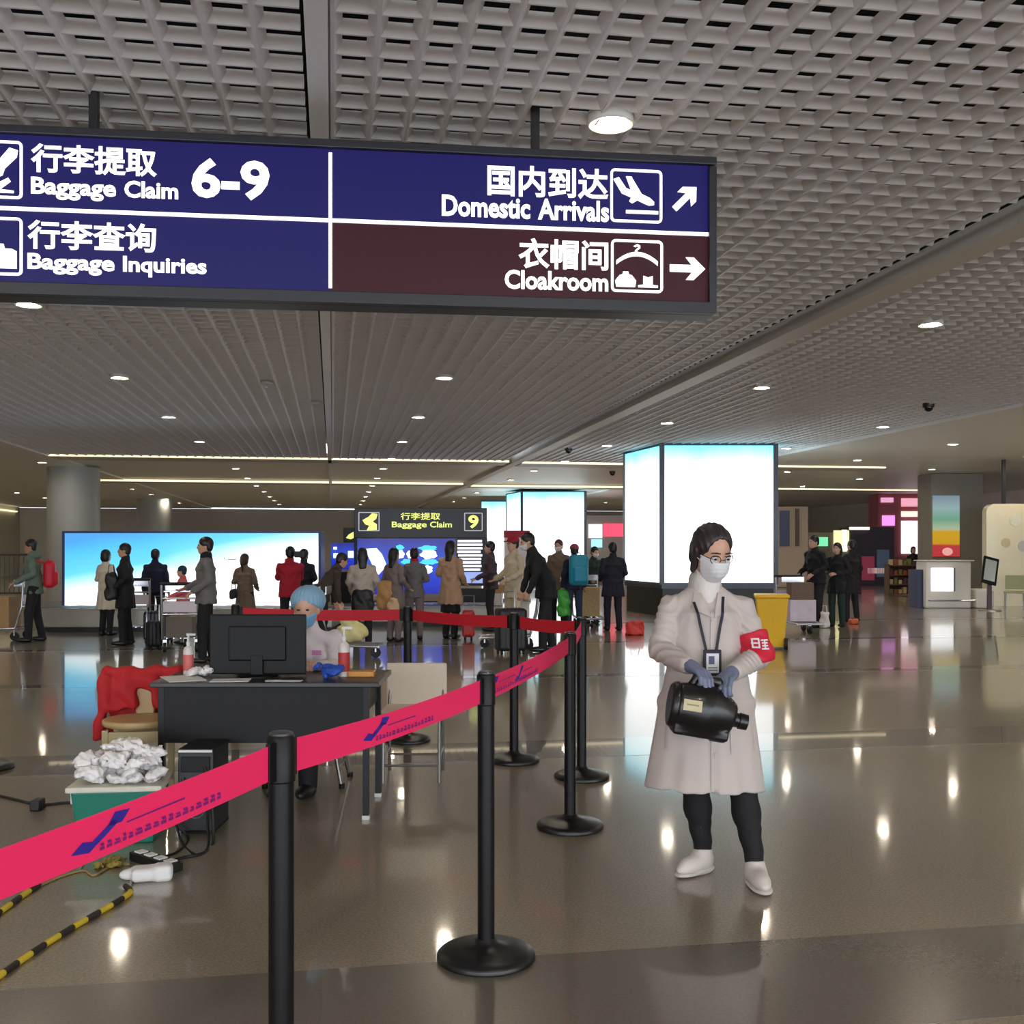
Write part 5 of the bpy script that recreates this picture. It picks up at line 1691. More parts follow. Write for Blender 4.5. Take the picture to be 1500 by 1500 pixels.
# ================================================================== bags, cases, trolleys
def backpack(label, p, rz, mat, size=(0.30, 0.18, 0.44)):
    t = thing('backpack', label, 'backpack', p, rz)
    s = Sdf(); s.rbox((0, 0, 0), (size[0] / 2, size[1] / 2, size[2] / 2), 0.07); s.rbox((0, size[1] * 0.45, -size[2] * 0.15), (size[0] * 0.38, 0.05, size[2] * 0.25), 0.04, 0.02)
    s.build('pack', 0.013, mat, t)
    MB().tube([(-0.05, -0.02, size[2] / 2 - 0.01), (-0.03, -0.02, size[2] / 2 + 0.035), (0.03, -0.02, size[2] / 2 + 0.035), (0.05, -0.02, size[2] / 2 - 0.01)], 0.009, 6).build('grab_loop', mat, t)
    for sg in (-1, 1):
        MB().tube([(sg * 0.10, -size[1] / 2, 0.18), (sg * 0.11, -size[1] / 2 - 0.08, 0.22), (sg * 0.12, -size[1] / 2 - 0.2, 0.12)], 0.014, 6).build('strap', mat, t)


def back_of(u, d, rz, back, z):
    p = ground(u, d) - Vector((math.sin(rz), -math.cos(rz), 0)) * back
    return Vector((p.x, p.y, z))


rz = zrot_to('toleft') + 0.35
backpack('bright red backpack worn over the grey-green jacket', back_of(50, 17.0, rz, 0.23, 1.08), rz, M('red_nylon', (212, 26, 50), 0.5, var=0.15))
rz = zrot_to('away') + 0.3
backpack('teal backpack worn over navy clothes', back_of(841, 19.6, rz, 0.24, 1.10), rz, M('teal_nylon', (22, 140, 172), 0.5, var=0.15), (0.36, 0.18, 0.56))


def soft_bag(name, label, p, size, mat, rz=0.0, handle=True):
    t = thing(name, label, 'bag', p, rz)
    s = Sdf(); s.econe((0, 0, 0.0), (0, 0, size[2]), (size[0] / 2, size[1] / 2), (size[0] * 0.42, size[1] * 0.36), rnd=0.03)
    s.warp(lambda X, Y, Z: 0.008 * np.sin(X * 40 + Z * 23) + 0.006 * np.sin(Z * 37 - Y * 30))
    s.build('bag_body', 0.013, mat, t)
    if handle:
        MB().tube([(-size[0] * .25, 0, size[2] - 0.02), (-size[0] * .15, 0, size[2] + 0.12), (size[0] * .15, 0, size[2] + 0.12), (size[0] * .25, 0, size[2] - 0.02)], 0.009, 6).build('bag_handle', mat, t)
    return t


def zat(v, d): return EYE + (HOR - v) / FPX * d


m_blackbag = M('black_nylon', (24, 22, 26), 0.5)
soft_bag('handbag', 'large black bag carried in front of the person in black', at(163, 879, 16.2), (0.20, 0.15, 0.42), m_blackbag)
soft_bag('handbag', 'small dark bag held by the person in taupe', at(342, 877, 17.95), (0.14, 0.10, 0.16), m_blackbag)
soft_bag('tote_bag', 'tan tote bag hanging beside the blue screen', at(564, 893, 16.9), (0.28, 0.16, 0.46), M('tan_canvas', (196, 150, 96), 0.7), handle=False)
soft_bag('tote_bag', 'cream cloth bag under the tan tote', at(576, 898, 16.78), (0.20, 0.14, 0.24), M('cream_canvas', (222, 188, 150), 0.7), handle=False)
soft_bag('handbag', 'black shoulder bag on the light grey jacket', at(531, 899, 15.8), (0.36, 0.2, 0.36), m_blackbag, handle=False)
soft_bag('plastic_bag', 'bright green plastic bag held beside the dark suit', ground(826, 19.55) + Vector((0, 0, 0.24)), (0.26, 0.18, 0.50), M('green_film', (64, 170, 60), 0.4))
soft_bag('carry_bag', 'red and pink carrier bag on the floor by the pillar lightbox base', ground(930, 18.3), (0.36, 0.24, 0.24), M('red_pink_print', (232, 64, 60), 0.5, var=0.4, scale=14))
soft_bag('carry_bag', 'white carrier bag on the floor beside the group of three', ground(1208, 19.9), (0.20, 0.16, 0.30), M('white_bag_print', (226, 220, 214), 0.5))
soft_bag('carry_bag', 'orange shoe bag on the floor at the back of the group of three', ground(1250, 20.9), (0.22, 0.2, 0.10), M('orange_bag', (206, 90, 50), 0.5), handle=False)
ph = thing('handheld_camera', 'black camera held up by the crimson jacket', 'camera', at(438, 812, 16.8), -YAW)
MB().box((0, 0, 0), (0.14, 0.06, 0.10)).build('camera_case', m_blackbag, ph, bevel=0.01)
MB().cyl((0, 0.02, 0), (0, 0.12, 0), 0.04, n=16).build('lens', m_mon, ph, smooth=40)

# luggage trolleys
m_chrome = M('trolley_steel', (190, 190, 196), 0.28, metal=0.9)
m_tyre = M('trolley_tyre', (26, 26, 28), 0.6)


def make_trolley():
    t = link('luggage_trolley', None)
    fr_ = MB()
    for x in (-0.25, 0.25):
        fr_.tube([(x, -0.42, 0.17), (x, 0.32, 0.20), (x, 0.42, 0.55), (x, 0.46, 0.98)], 0.018, 8)
    fr_.tube([(-0.25, -0.42, 0.17), (0.25, -0.42, 0.17)], 0.018, 8).tube([(-0.25, 0.42, 0.55), (0.25, 0.42, 0.55)], 0.014, 8).tube([(-0.25, 0.44, 0.78), (0.25, 0.44, 0.78)], 0.014, 8)
    fr_.build('frame', m_chrome, t, smooth=50)
    for k in range(5):
        MB().tube([(-0.19 + k * 0.095, -0.42, 0.17), (-0.19 + k * 0.095, 0.32, 0.20)], 0.010, 8).build('deck_bar', m_chrome, t)
    MB().tube([(-0.27, 0.46, 0.99), (0.27, 0.46, 0.99)], 0.024, 10).build('handle', m_tyre, t, smooth=50)
    MB().box((0, 0.43, 0.66), (0.46, 0.012, 0.16)).build('panel', M('trolley_panel', (216, 206, 216), 0.4), t, bevel=0.004)
    bk = MB()
    bk.box((0, 0.36, 0.88), (0.44, 0.16, 0.012)).box((0, 0.285, 0.93), (0.44, 0.01, 0.10))
    bk.build('basket', m_chrome, t)
    for x, y in ((-0.22, 0.30), (0.22, 0.30), (0, -0.36)):
        w_ = MB().cyl((x - 0.02, y, 0.07), (x + 0.02, y, 0.07), 0.07, n=18).build('wheel', m_tyre, t, smooth=40)
        MB().box((x, y, 0.13), (0.055, 0.02, 0.10)).build('fork', m_chrome, w_)
    return t


tr0 = make_trolley()
TR = [(4, 17.4, 'toleft', 'luggage trolley pushed by the person with the red backpack'), (206, 17.7, 'away', 'luggage trolley between the person in black and the navy shirt'),
      (268, 15.6, 'away', 'luggage trolley in front of the child in pink'), (745, 15.9, 'toleft', 'luggage trolley under the hands of the bending man'),
      (862, 20.3, 'camera', 'loaded luggage trolley beside the deep navy coat'), (1172, 18.9, 'camera', 'steel luggage trolley with a pale panel behind the yellow bin'),
      (512, 14.5, 'toright', 'luggage trolley with black bag behind the seated nurse')]
for i, (u, d, fc, lab) in enumerate(TR):
    t = tr0 if i == 0 else copy_tree(tr0)
    t.location = ground(u, d); t.rotation_euler = (0, 0, zrot_to(fc) + 0.1 * (i % 3))
    tag(t, lab, 'trolley', 'luggage trolleys in the hall')


def suitcase(label, p, size, mat, rz):
    t = thing('suitcase', label, 'suitcase', p, rz)
    s = Sdf(); s.rbox((0, 0, size[2] / 2 + 0.05), (size[0] / 2, size[1] / 2, size[2] / 2), 0.05)
    s.warp(lambda X, Y, Z: 0.003 * np.sin(X * 110)); s.build('shell', 0.013, mat, t)
    MB().tube([(-0.09, size[1] * .3, size[2] + 0.03), (-0.09, size[1] * .3, size[2] + 0.28), (0.09, size[1] * .3, size[2] + 0.28), (0.09, size[1] * .3, size[2] + 0.03)], 0.010, 6).build('pull_handle', m_chrome, t)
    for x in (-1, 1):
        for y in (-1, 1):
            MB().cyl((x * (size[0] / 2 - .05) - .012, y * (size[1] / 2 - .04), 0.027), (x * (size[0] / 2 - .05) + .012, y * (size[1] / 2 - .04), 0.027), 0.027, n=12).build('wheel', m_tyre, t)
    return t


suitcase('navy suitcase standing beside the navy shirt', ground(233, 16.7), (0.44, 0.26, 0.46), M('navy_shell', (24, 28, 46), 0.4), -YAW)
suitcase('black suitcase standing by the navy suitcase', ground(226, 15.6), (0.22, 0.22, 0.38), m_blackbag, 0.4)
suitcase('red suitcase with pull handle beside the tan coat', ground(686, 17.3), (0.20, 0.26, 0.44), M('red_shell', (196, 54, 58), 0.4), -YAW)
suitcase('dark suitcase loaded before the bending man', ground(748, 15.0), (0.42, 0.28, 0.60), m_blackbag, -YAW + 0.3)


def carton(label, u, z, d, size, mat, rz=0.0):
    t = thing('carton', label, 'box', ground(u, d) + Vector((0, 0, z)), -YAW + rz)
    MB().box((0, 0, size[2] / 2), size).build('carton_body', mat, t, bevel=0.008)
    MB().box((0, 0, size[2] + 0.001), (size[0] * 0.98, 0.05, 0.003)).build('packing_tape', M('packing_tape', (190, 160, 110), 0.3), t)


m_card = M('cardboard', (176, 140, 100), 0.8, var=0.1)
carton('brown carton riding on the trolley before the child', 268, 0.205, 15.5, (0.38, 0.4, 0.30), M('grey_canvas_case', (120, 112, 102), 0.8))
carton('brown carton on the trolley at the hall edge', 4, 0.205, 17.4, (0.4, 0.42, 0.50), m_card)
carton('tan carton on the trolley beside the deep navy coat', 862, 0.205, 20.3, (0.40, 0.4, 0.55), M('tan_grip', (190, 162, 120), 0.8, var=0.3))
carton('white carton beside the carousel nine display', 726, 0.378, 20.8, (0.26, 0.3, 0.24), M('white_carton', (214, 208, 200), 0.7))
carton('tan carton on top of the white carton by the notice screen', 728, 0.618, 20.8, (0.34, 0.3, 0.17), m_card)
carton('grey duffel shaped case on the trolley behind the yellow bin', 1172, 0.585, 18.9, (0.40, 0.34, 0.30), M('brown_duffel', (120, 100, 88), 0.8, var=0.3))
carton('striped pale box on the deck of the trolley behind the yellow bin', 1172, 0.205, 18.9, (0.46, 0.40, 0.38), M('pale_lilac_box', (220, 208, 224), 0.6, var=0.2, scale=8))
# plush balloon-like parcel near the nurse
s = Sdf(); s.ell((0, 0, 0.14), (0.22, 0.15, 0.14), 0.03); s.ell((-0.06, -0.02, 0.30), (0.12, 0.11, 0.09), 0.03); s.warp(lambda X, Y, Z: 0.008 * np.sin(X * 38 + Z * 30))
pl = s.build('plush_parcel', 0.014, M('yellow_cream_print', (238, 222, 160), 0.6, var=0.25, scale=6), None, ground(516, 14.5) + Vector((0, 0, 0.215))); tag(pl, 'yellow and cream wrapped parcel on the trolley behind the nurse', 'parcel')

# ================================================================== carousels
m_skirt = M('carousel_steel', (168, 164, 156), 0.35, metal=0.5, var=0.06)
m_plate = M('carousel_rubber_plate', (34, 33, 35), 0.5)


def carousel(u0, u1, d, dep, label, top=0.40):
    a, b_ = ground(u0, d), ground(u1, d)
    L = (b_ - a).length
    t = thing('baggage_carousel', label, 'carousel', (a + b_) / 2, -YAW)
    MB().box((0, dep / 2, top / 2 + 0.04), (L, dep, top - 0.08)).build('skirt', m_skirt, t, bevel=0.02)
    MB().box((0, dep / 2 + 0.04, 0.05), (L - 0.06, dep - 0.06, 0.10)).build('kick_base', m_black, t)
    n = int(L / 0.34)
    for k in range(n):
        x = -L / 2 + (k + 0.5) * L / n
        R = Matrix.Rotation(0.06, 3, 'Y')
        MB().box((x, 0.5, top + 0.012), (L / n * 1.04, 0.86, 0.012), R).build('belt_plate', m_plate, t)
    MB().box((0, 0.03, top + 0.005), (L, 0.06, 0.03)).build('edge_rail', m_skirt, t, bevel=0.006)


carousel(58, 486, 18.9, 1.4, 'long steel baggage carousel below the wide lightbox')
carousel(500, 735, 20.3, 2.0, 'dark-topped baggage carousel below the carousel nine display', 0.36)

# ---- carousel nine display
dd = 22.8
dp = thing('baggage_claim_display', 'dark sign frame with yellow baggage claim nine lettering over blue video wall', 'display', ground(616, dd), -YAW)
X = lambda u: (u - 616) / FPX * dd
Z = lambda v: zat(v, dd)
m_dark = M('display_dark_frame', (26, 27, 36), 0.4)
m_dark2 = M('display_dark_face', (30, 31, 40), 0.35)
m_ylw = M('sign_yellow_lit', (230, 236, 120), 0.4, emit=(226, 236, 130), power=1.1)
m_gry = M('sign_icon_frame_lit', (190, 186, 190), 0.4, emit=(170, 166, 172), power=0.8)
MB().box((0, 0.15, (Z(744) + Z(788)) / 2), (X(713) - X(519), 0.3, Z(744) - Z(788))).build('sign_box', m_dark2, dp, bevel=0.01)
for u in (521, 711):
    MB().box((X(u), 0.15, Z(788) / 2), (0.07, 0.3, Z(788))).build('side_post', m_dark, dp, bevel=0.006)
MB().box(((X(525) + X(667)) / 2, 0.05, Z(880) / 2), (X(667) - X(525), 0.2, Z(880))).build('lower_cabinet', m_dark, dp, bevel=0.01)
m_vid = glow_ramp('video_wall_glow', [(0.0, (24, 36, 150)), (0.35, (30, 52, 196)), (0.6, (40, 84, 214)), (0.85, (44, 60, 178)), (1.0, (40, 46, 150))], 'Z', 1.0, noise=0.4, slant=0.1, offset=-0.2)
vw = MB().box(((X(524) + X(667)) / 2, -0.02, (Z(789) + Z(870)) / 2), (X(667) - X(524), 0.04, Z(789) - Z(870))).build('video_wall', m_vid, dp)
m_wht = M('video_white_lit', (255, 255, 255), 0.4, emit=(240, 252, 255), power=1.3)
m_cyn = M('video_cyan_lit', (90, 220, 230), 0.4, emit=(80, 214, 232), power=1.0)


def vid(poly_px, mat, nm):
    pts = [(X(u), Z(v)) for u, v in poly_px]
    ar = sum(pts[i][0] * pts[(i + 1) % len(pts)][1] - pts[(i + 1) % len(pts)][0] * pts[i][1] for i in range(len(pts)))
    MB().plate(pts if ar > 0 else pts[::-1], -0.05, -0.041).build(nm, mat, vw)


vid([(535, 804), (552, 803), (560, 812), (566, 826), (562, 834), (555, 842), (550, 836), (540, 815)], m_wht, 'bright_patch')
vid([(510 + 14, 810), (528, 806), (529, 818), (524, 818)], m_wht, 'bright_patch')


def blob(cu_, cv_, ru, rv, mat, nm):
    vid([(cu_ + ru * math.cos(a * math.pi / 8) * (1 + 0.18 * math.sin(a * 1.9 + cu_)), cv_ + rv * math.sin(a * math.pi / 8) * (1 + 0.15 * math.cos(a * 2.3 + cv_))) for a in range(16)], mat, nm)


for b_ in ((586, 802, 6, 4), (597, 823, 9, 4), (627, 803, 13, 4), (629, 823, 13, 4)):
    blob(*b_, m_cyn, 'cyan_patch')
for b_ in ((587, 812, 6, 6), (601, 812, 5, 6), (628, 812, 12, 7), (627, 834, 7, 6)):
    blob(*b_, m_wht, 'bright_patch')
m_notice = M('notice_screen_lit', (240, 240, 250), 0.4, emit=(236, 236, 250), power=1.1)
ns = MB().box(((X(669) + X(709)) / 2, -0.02, (Z(788) + Z(858)) / 2), (X(709) - X(669), 0.05, Z(788) - Z(858))).build('notice_screen', m_dark, dp)
rr = random.Random(5)
for k in range(9):
    v = 791 + k * 5.2
    MB().box(((X(670) + X(670 + rr.uniform(34, 38))) / 2, -0.048, Z(v + 1.7)), (X(670 + rr.uniform(32, 37)) - X(670), 0.006, 0.05)).build('text_line', m_notice, ns)
MB().box((X(692), -0.048, Z(846)), (X(707) - X(677), 0.006, Z(838) - Z(854))).build('picture_block', M('notice_blue_lit', (150, 170, 235), 0.4, emit=(150, 170, 235), power=0.9), ns)
MB().box(((X(669) + X(709)) / 2, 0.05, Z(862) / 2), (X(709) - X(669), 0.2, Z(862))).build('notice_cabinet', m_dark, dp, bevel=0.01)
text_fit('lettering', '行李提取', m_ylw, dp, X(587), Z(761.5), X(645), Z(751), -0.004, 0.012)
text_fit('lettering', 'Baggage', m_ylw, dp, X(574), Z(775), X(625), Z(764), -0.004, 0.016)
text_fit('lettering', 'Claim', m_ylw, dp, X(630), Z(772.6), X(662), Z(764), -0.004, 0.016)
text_fit('carousel_number', '9', m_ylw, dp, X(686), Z(774), X(701), Z(754.5), -0.004, 0.03)
mb = MB(); rframe(mb, X(680), Z(778), X(707), Z(751), 0.02, 0.02, -0.01, 0.0); mb.build('number_frame', m_gry, dp)
mb = MB(); rframe(mb, X(525), Z(778), X(556), Z(750), 0.02, 0.02, -0.01, 0.0); ic = mb.build('icon_frame', m_gry, dp)
icp = [(531, 762), (540, 757), (545, 752), (553, 753), (551, 760), (546, 764), (552, 768), (552, 776), (537, 777), (541, 770), (535, 768)]
pts = [(X(u), Z(v)) for u, v in icp]
MB().plate(pts[::-1], -0.01, -0.001).build('hand_symbol', m_ylw, ic)
# neighbour carousel's display
d2 = 29.0
dp2 = thing('baggage_claim_display', 'small dark sign with yellow symbol and blue screen behind carousel nine display', 'display', ground(505, d2), -YAW)
X2 = lambda u: (u - 505) / FPX * d2
Z2 = lambda v: zat(v, d2)
MB().box((X2(512), 0.1, Z2(784)), (X2(521) - X2(503), 0.2, Z2(773) - Z2(795))).build('sign_box', m_dark2, dp2, bevel=0.01)
MB().plate([(X2(507), Z2(788)), (X2(514), Z2(790)), (X2(518), Z2(788)), (X2(518), Z2(779)), (X2(511), Z2(783))], -0.02, -0.001).build('hand_symbol', m_ylw, dp2)
MB().box((X2(505), 0.1, Z2(815)), (X2(524) - X2(484), 0.2, Z2(797) - Z2(836))).build('video_wall', m_vid, dp2)
MB().box((X2(505), 0.12, Z2(838) / 2), (X2(524) - X2(484), 0.2, Z2(838))).build('lower_cabinet', m_dark, dp2)
for (u, v, w_, h_) in ((491, 803, 5, 4), (492, 814, 7, 7), (514, 812, 8, 10)):
    MB().box((X2(u), -0.01, Z2(v)), (X2(505 + w_), 0.02, h_ / FPX * d2)).build('bright_patch', m_wht, dp2)

# ================================================================== yellow bin
m_binb = M('yellow_bin_plastic', (252, 196, 30), 0.45, var=0.06)
bp_ = ground(1130, 15.9)
bn = thing('wheelie_bin', 'yellow wheeled waste bin standing beside the pillar lightbox', 'bin', bp_, -YAW - 0.2)
b = MB(); a0, a1, c0, c1, hh = 0.175, 0.235, 0.20, 0.27, 0.76
b.add([(-a0, -c0, 0.03), (a0, -c0, 0.03), (a0, c0, 0.03), (-a0, c0, 0.03), (-a1, -c1, hh), (a1, -c1, hh), (a1, c1, hh), (-a1, c1, hh)], [(3, 2, 1, 0), (4, 5, 6, 7), (0, 1, 5, 4), (1, 2, 6, 5), (2, 3, 7, 6), (3, 0, 4, 7)])
b.build('bin_body', m_binb, bn, bevel=0.02)
MB().box((0, -0.01, hh + 0.025), (0.51, 0.60, 0.05)).build('lid', m_binb, bn, bevel=0.02)
MB().tube([(-0.2, 0.28, hh), (-0.2, 0.34, hh), (0.2, 0.34, hh), (0.2, 0.28, hh)], 0.016, 8).build('handle', m_binb, bn)
for x in (-0.20, 0.20):
    MB().cyl((x - 0.025, -0.19, 0.085), (x + 0.025, -0.19, 0.085), 0.085, n=20).build('wheel', m_tyre, bn, smooth=40)

# ================================================================== the shop side
dk = 26.4
ct = thing('service_counter', 'white service counter with a lit white screen and steel foot rail', 'counter', ground(1390, dk), -YAW)
XC = lambda u: (u - 1390) / FPX * dk
ZC = lambda v: zat(v, dk)
m_cnt = M('counter_white', (232, 226, 216), 0.4, var=0.04)
MB().box((0, 0.35, ZC(822) / 2), (XC(1424) - XC(1358), 0.7, ZC(822))).build('counter_body', m_cnt, ct, bevel=0.05)
MB().box((0, 0.33, ZC(822) + 0.012), (XC(1427) - XC(1355), 0.78, 0.03)).build('worktop', m_cnt, ct, bevel=0.01)
MB().box(((XC(1364) + XC(1396)) / 2, -0.01, (ZC(832) + ZC(866)) / 2), (XC(1396) - XC(1364), 0.03, ZC(832) - ZC(866))).build('lit_screen', M('counter_screen_lit', (255, 255, 255), 0.4, emit=(250, 252, 255), power=1.1), ct)
MB().box(((XC(1396) + XC(1399)) / 2, -0.012, (ZC(832) + ZC(866)) / 2), (0.04, 0.03, ZC(832) - ZC(866))).build('screen_rim', M('screen_rim_grey', (120, 124, 130), 0.4), ct)
MB().tube([(XC(1358), -0.14, 0.20), (XC(1425), -0.14, 0.20)], 0.022, 8).build('foot_rail', m_chrome, ct)
for u in (1360, 1380, 1400, 1423):
    MB().tube([(XC(u), -0.14, 0.20), (XC(u), -0.02, 0.20)], 0.015, 8).build('rail_bracket', m_chrome, ct)
MB().box((0, 0.38, 0.03), (XC(1420) - XC(1362), 0.62, 0.06)).build('plinth', m_black, ct)
nb = MB().box((0, 0, 0.48), (0.28, 0.6, 0.96)).build('side_cabinet', M('navy_cabinet', (44, 48, 84), 0.45), None, ground(1345, 26.9), -YAW, bevel=0.01); tag(nb, 'narrow navy cabinet against the white service counter', 'cabinet')
o = MB().box((0, 0, 0.24), (0.45, 0.5, 0.48)).build('side_bench', m_cnt, None, ground(1437, 26.6), -YAW, bevel=0.05); tag(o, 'low pale block at the far end of the white service counter', 'bench')

ki = thing('information_kiosk', 'black information kiosk with tilted screen on a post', 'kiosk', ground(1450, 25.4), -YAW)
R = Matrix.Rotation(-0.45, 3, 'X') @ Matrix.Rotation(0.30, 3, 'Y')
MB().box((0, 0, 0.96), (0.36, 0.05, 0.72), R).build('screen_case', m_mon, ki, bevel=0.01)
MB().box((-0.005, -0.032, 0.97), (0.26, 0.012, 0.56), R).build('screen', M('kiosk_screen', (120, 124, 118), 0.25, emit=(120, 126, 118), power=0.6), ki)
MB().box((0, 0.03, 0.33), (0.10, 0.07, 0.64)).build('post', M('kiosk_post', (60, 30, 38), 0.4), ki, bevel=0.008)
MB().lathe([(0.26, 0), (0.26, 0.02), (0.10, 0.04)], 28).build('base', m_skirt, ki, smooth=40)

ch = thing('visitor_chair', 'pale green low chair on steel legs before the cream panel', 'chair', ground(1486, 26.0), -YAW - 0.5)
m_pg = M('pale_green_seat', (170, 172, 130), 0.6)
MB().box((0, 0, 0.42), (0.46, 0.44, 0.05)).build('seat', m_pg, ch, bevel=0.015)
MB().box((0, 0.22, 0.66), (0.44, 0.04, 0.34), Matrix.Rotation(-0.15, 3, 'X')).build('backrest', m_pg, ch, bevel=0.015)
for x in (-0.2, 0.2):
    for y in (-0.19, 0.2):
        MB().tube([(x, y, 0.41), (x * 1.05, y * 1.05, 0)], 0.012, 8).build('leg', m_steel, ch)

# cream exhibit panel with a rounded corner
de = 27.4
ep = thing('exhibit_panel', 'large cream panel with rounded corner behind the low chair', 'panel', ground(1445, de), -YAW)
hE = zat(738, de)
pts = [(0.0, 0.0), (3.3, 0.0), (3.3, hE)] + [(0.22 - 0.22 * math.sin(a * math.pi / 16), hE - 0.22 + 0.22 * math.cos(a * math.pi / 16)) for a in range(9)]
m_exh = M('cream_glossy_panel', (248, 234, 196), 0.25, var=0.10, scale=1.2, coat=0.4)
MB().plate(pts, 0.0, 0.25).build('panel_board', m_exh, ep)
for i, (x, z, r_) in enumerate(((0.75, zat(762, de), 0.16), (0.5, zat(795, de), 0.12), (0.95, zat(800, de), 0.14))):
    MB().plate([(x + r_ * math.cos(a * math.pi / 10), z + r_ * math.sin(a * math.pi / 10)) for a in range(20)], -0.012, 0.0).build('printed_flower', M('pale_flower_print_%d' % i, [(246, 242, 220), (222, 206, 150), (206, 204, 196)][i], 0.3), ep)
MB().box((1.35, -0.01, zat(778, de)), (0.05, 0.012, 0.7)).build('printed_caption', M('caption_grey', (150, 150, 150), 0.5), ep)
MB().box((0.5, 0.12, (hE + CEIL) / 2), (0.08, 0.08, CEIL - hE)).build('hanging_rod', m_black, ep)

# poster pillar
dq = 32.5
pp = ground(1402, dq)
pq = thing('poster_pillar', 'grey square pillar wearing a tall striped poster', 'pillar', pp, -YAW)
XQ = lambda u: (u - 1402) / FPX * dq
ZQ = lambda v: zat(v, dq)
MB().box((0, 0.55, CEIL / 2), (XQ(1440) - XQ(1364), 1.1, CEIL)).build('shaft', M('dark_grey_pillar', (140, 134, 122), 0.5, var=0.05), pq, bevel=0.02)
m_pos = glow_ramp('striped_poster_print', [(0.0, (206, 60, 64)), (0.19, (206, 60, 64)), (0.22, (226, 170, 30)), (0.42, (226, 176, 40)), (0.46, (190, 206, 170)), (0.62, (120, 180, 150)), (0.80, (160, 190, 190)), (1.0, (130, 150, 170))], 'Z', 0.75, noise=0.02)
MB().box(((XQ(1366) + XQ(1405)) / 2, -0.02, (ZQ(726) + ZQ(815)) / 2), (XQ(1405) - XQ(1366), 0.04, ZQ(726) - ZQ(815))).build('striped_poster', m_pos, pq)
MB().plate([(XQ(1387) + 0.16 * math.cos(a * math.pi / 10), ZQ(808) + 0.12 * math.sin(a * math.pi / 10)) for a in range(20)], -0.052, -0.041).build('poster_emblem', M('poster_pink', (246, 180, 176), 0.5, emit=(246, 180, 176), power=0.6), pq)

# display shelf with goods
dsf = 33.4
sf = thing('display_shelf', 'low brown display shelf crowded with small goods', 'shelf', ground(1324, dsf), -YAW)
m_sh = M('brown_shelf', (104, 78, 62), 0.6)
for z in (0.05, 0.35, 0.65, 0.95):
    MB().box((0, 0.2, z), (0.95, 0.4, 0.03)).build('shelf_board', m_sh, sf)
for x in (-0.46, 0.46):
    MB().box((x, 0.2, 0.5), (0.03, 0.4, 1.0)).build('side_panel', m_sh, sf)
MB().box((0, 0.39, 0.5), (0.92, 0.02, 0.95)).build('back_board', m_sh, sf)
rr = random.Random(8)
gm = [M('goods_%s' % n_, c_, 0.5) for n_, c_ in (('rust', (150, 80, 60)), ('sand', (206, 176, 136)), ('plum', (100, 60, 80)), ('olive', (120, 116, 70)))]
for z, lev in ((0.065, 'lowest'), (0.365, 'second'), (0.665, 'third'), (0.965, 'top')):
    for k in range(6):
        hb = rr.uniform(0.12, 0.22)
        o = MB().box((0, 0, hb / 2), (0.11, 0.14, hb)).build('gift_box', gm[rr.randrange(4)], None, ground(1324, dsf) + RT * (-0.36 + k * 0.144) + FW * 0.16 + Vector((0, 0, z)), -YAW, bevel=0.006)
        tag(o, 'small gift box standing on the %s board of the brown display shelf' % lev, 'box', 'gift boxes on the %s board' % lev)

# shopfronts far behind
dsf2 = 46.0


def shopfront(label, u0, u1, v0, d, frame_rgb, panes, key):
    t = thing('shopfront', label, 'shop', ground((u0 + u1) / 2, d), -YAW)
    uc = (u0 + u1) / 2
    xx = lambda u: (u - uc) / FPX * d
    MB().box((0, 0.6, min(zat(v0, d), CEIL) / 2), (xx(u1) - xx(u0), 1.2, min(zat(v0, d), CEIL))).build('shop_wall', M(key + '_wall', frame_rgb, 0.5), t, bevel=0.02)
    for i, (a, b_, c_, e_, col, pw, nm) in enumerate(panes):
        zz0, zz1 = max(zat(e_, d), 0.02), zat(c_, d)
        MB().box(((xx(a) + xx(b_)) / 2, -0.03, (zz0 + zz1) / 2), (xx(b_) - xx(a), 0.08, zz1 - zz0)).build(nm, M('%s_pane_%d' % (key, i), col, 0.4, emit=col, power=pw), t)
    return t


shopfront('magenta-lit shopfront with a white display window', 1286, 1366, 722, 45.0, (176, 96, 100),
          [(1320, 1357, 763, 811, (255, 240, 250), 1.3, 'display_window'), (1350, 1360, 762, 812, (200, 90, 200), 0.9, 'window_edge'), (1320, 1360, 749, 757, (255, 226, 210), 1.2, 'lit_sign'), (1292, 1310, 755, 770, (232, 150, 236), 1.1, 'lit_sign'),
           (1320, 1358, 730, 742, (240, 170, 190), 0.9, 'upper_sign'), (1290, 1308, 729, 736, (232, 170, 210), 0.9, 'upper_sign')], 'magenta_shop')
shopfront('dark purple shopfront beside the magenta one', 1242, 1310, 772, 43.0, (78, 66, 84),
          [(1244, 1273, 772, 776, (255, 240, 230), 1.2, 'sign_lamp'), (1262, 1280, 815, 850, (150, 50, 72), 0.35, 'goods_stand'), (1284, 1302, 805, 845, (70, 84, 104), 0.3, 'display_window'), (1270, 1298, 832, 840, (206, 180, 176), 0.5, 'counter_top')], 'purple_shop')
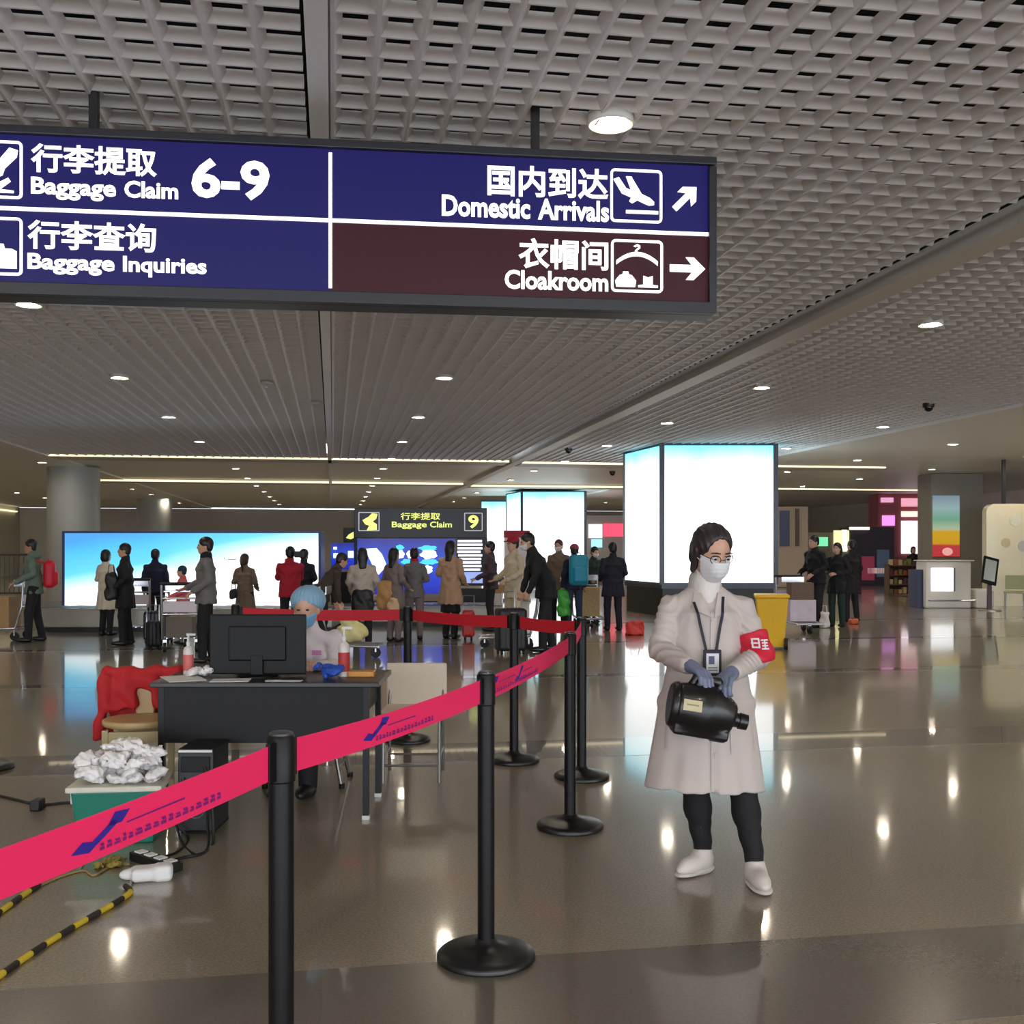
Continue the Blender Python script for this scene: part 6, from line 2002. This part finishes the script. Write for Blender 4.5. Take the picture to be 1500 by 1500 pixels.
shopfront('small kiosk with green and cream lit boxes behind the group of three', 1186, 1246, 780, 40.0, (130, 118, 108),
          [(1194, 1212, 787, 800, (120, 226, 170), 1.0, 'green_sign'), (1221, 1243, 777, 806, (250, 240, 176), 1.1, 'cream_sign'), (1233, 1240, 776, 808, (240, 236, 220), 1.2, 'sign_edge')], 'kiosk_shop')
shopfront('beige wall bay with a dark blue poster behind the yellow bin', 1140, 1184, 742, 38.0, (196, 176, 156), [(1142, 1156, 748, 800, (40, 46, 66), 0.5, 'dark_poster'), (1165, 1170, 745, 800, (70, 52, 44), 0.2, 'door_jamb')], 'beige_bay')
shopfront('shop bay with red and white lit signs between the pillar lightboxes', 858, 916, 755, 48.0, (140, 128, 124), [(884, 916, 767, 786, (255, 70, 100), 1.1, 'red_sign'), (862, 882, 768, 788, (240, 240, 250), 1.2, 'white_sign'), (866, 882, 790, 802, (160, 220, 226), 0.9, 'cyan_sign')], 'red_shop')
t = thing('banner_stand', 'white roll-up banner with a red top behind the cream jacket', 'banner', ground(757, 30), -YAW)
MB().box((0, 0, 1.0), (0.72, 0.02, 1.96)).build('banner_sheet', M('banner_white', (225, 214, 218), 0.6), t)
MB().box((0, -0.015, 1.90), (0.74, 0.02, 0.20)).build('banner_head', M('banner_red', (170, 40, 66), 0.6), t)
MB().box((0, 0, 0.04), (0.8, 0.2, 0.08)).build('banner_foot', m_skirt, t, bevel=0.01)

# railing at the cream wall
rl = thing('railing', 'grey bar railing before the cream wall', 'railing', ground(16, 33), -YAW)
m_rail = M('railing_grey', (86, 90, 92), 0.4, metal=0.4)
MB().tube([(-1.3, 0, 1.30), (0.75, 0, 1.30)], 0.03, 8).build('top_rail', m_rail, rl)
MB().tube([(-1.3, 0, 0.1), (0.75, 0, 0.1)], 0.03, 8).build('bottom_rail', m_rail, rl)
for k in range(14):
    MB().tube([(-1.25 + k * 0.15, 0, 0.1), (-1.25 + k * 0.15, 0, 1.3)], 0.014, 6).build('baluster', m_rail, rl)
for x in (-1.28, 0.74):
    MB().tube([(x, 0, 0.0), (x, 0, 1.32)], 0.03, 8).build('newel_post', m_rail, rl)
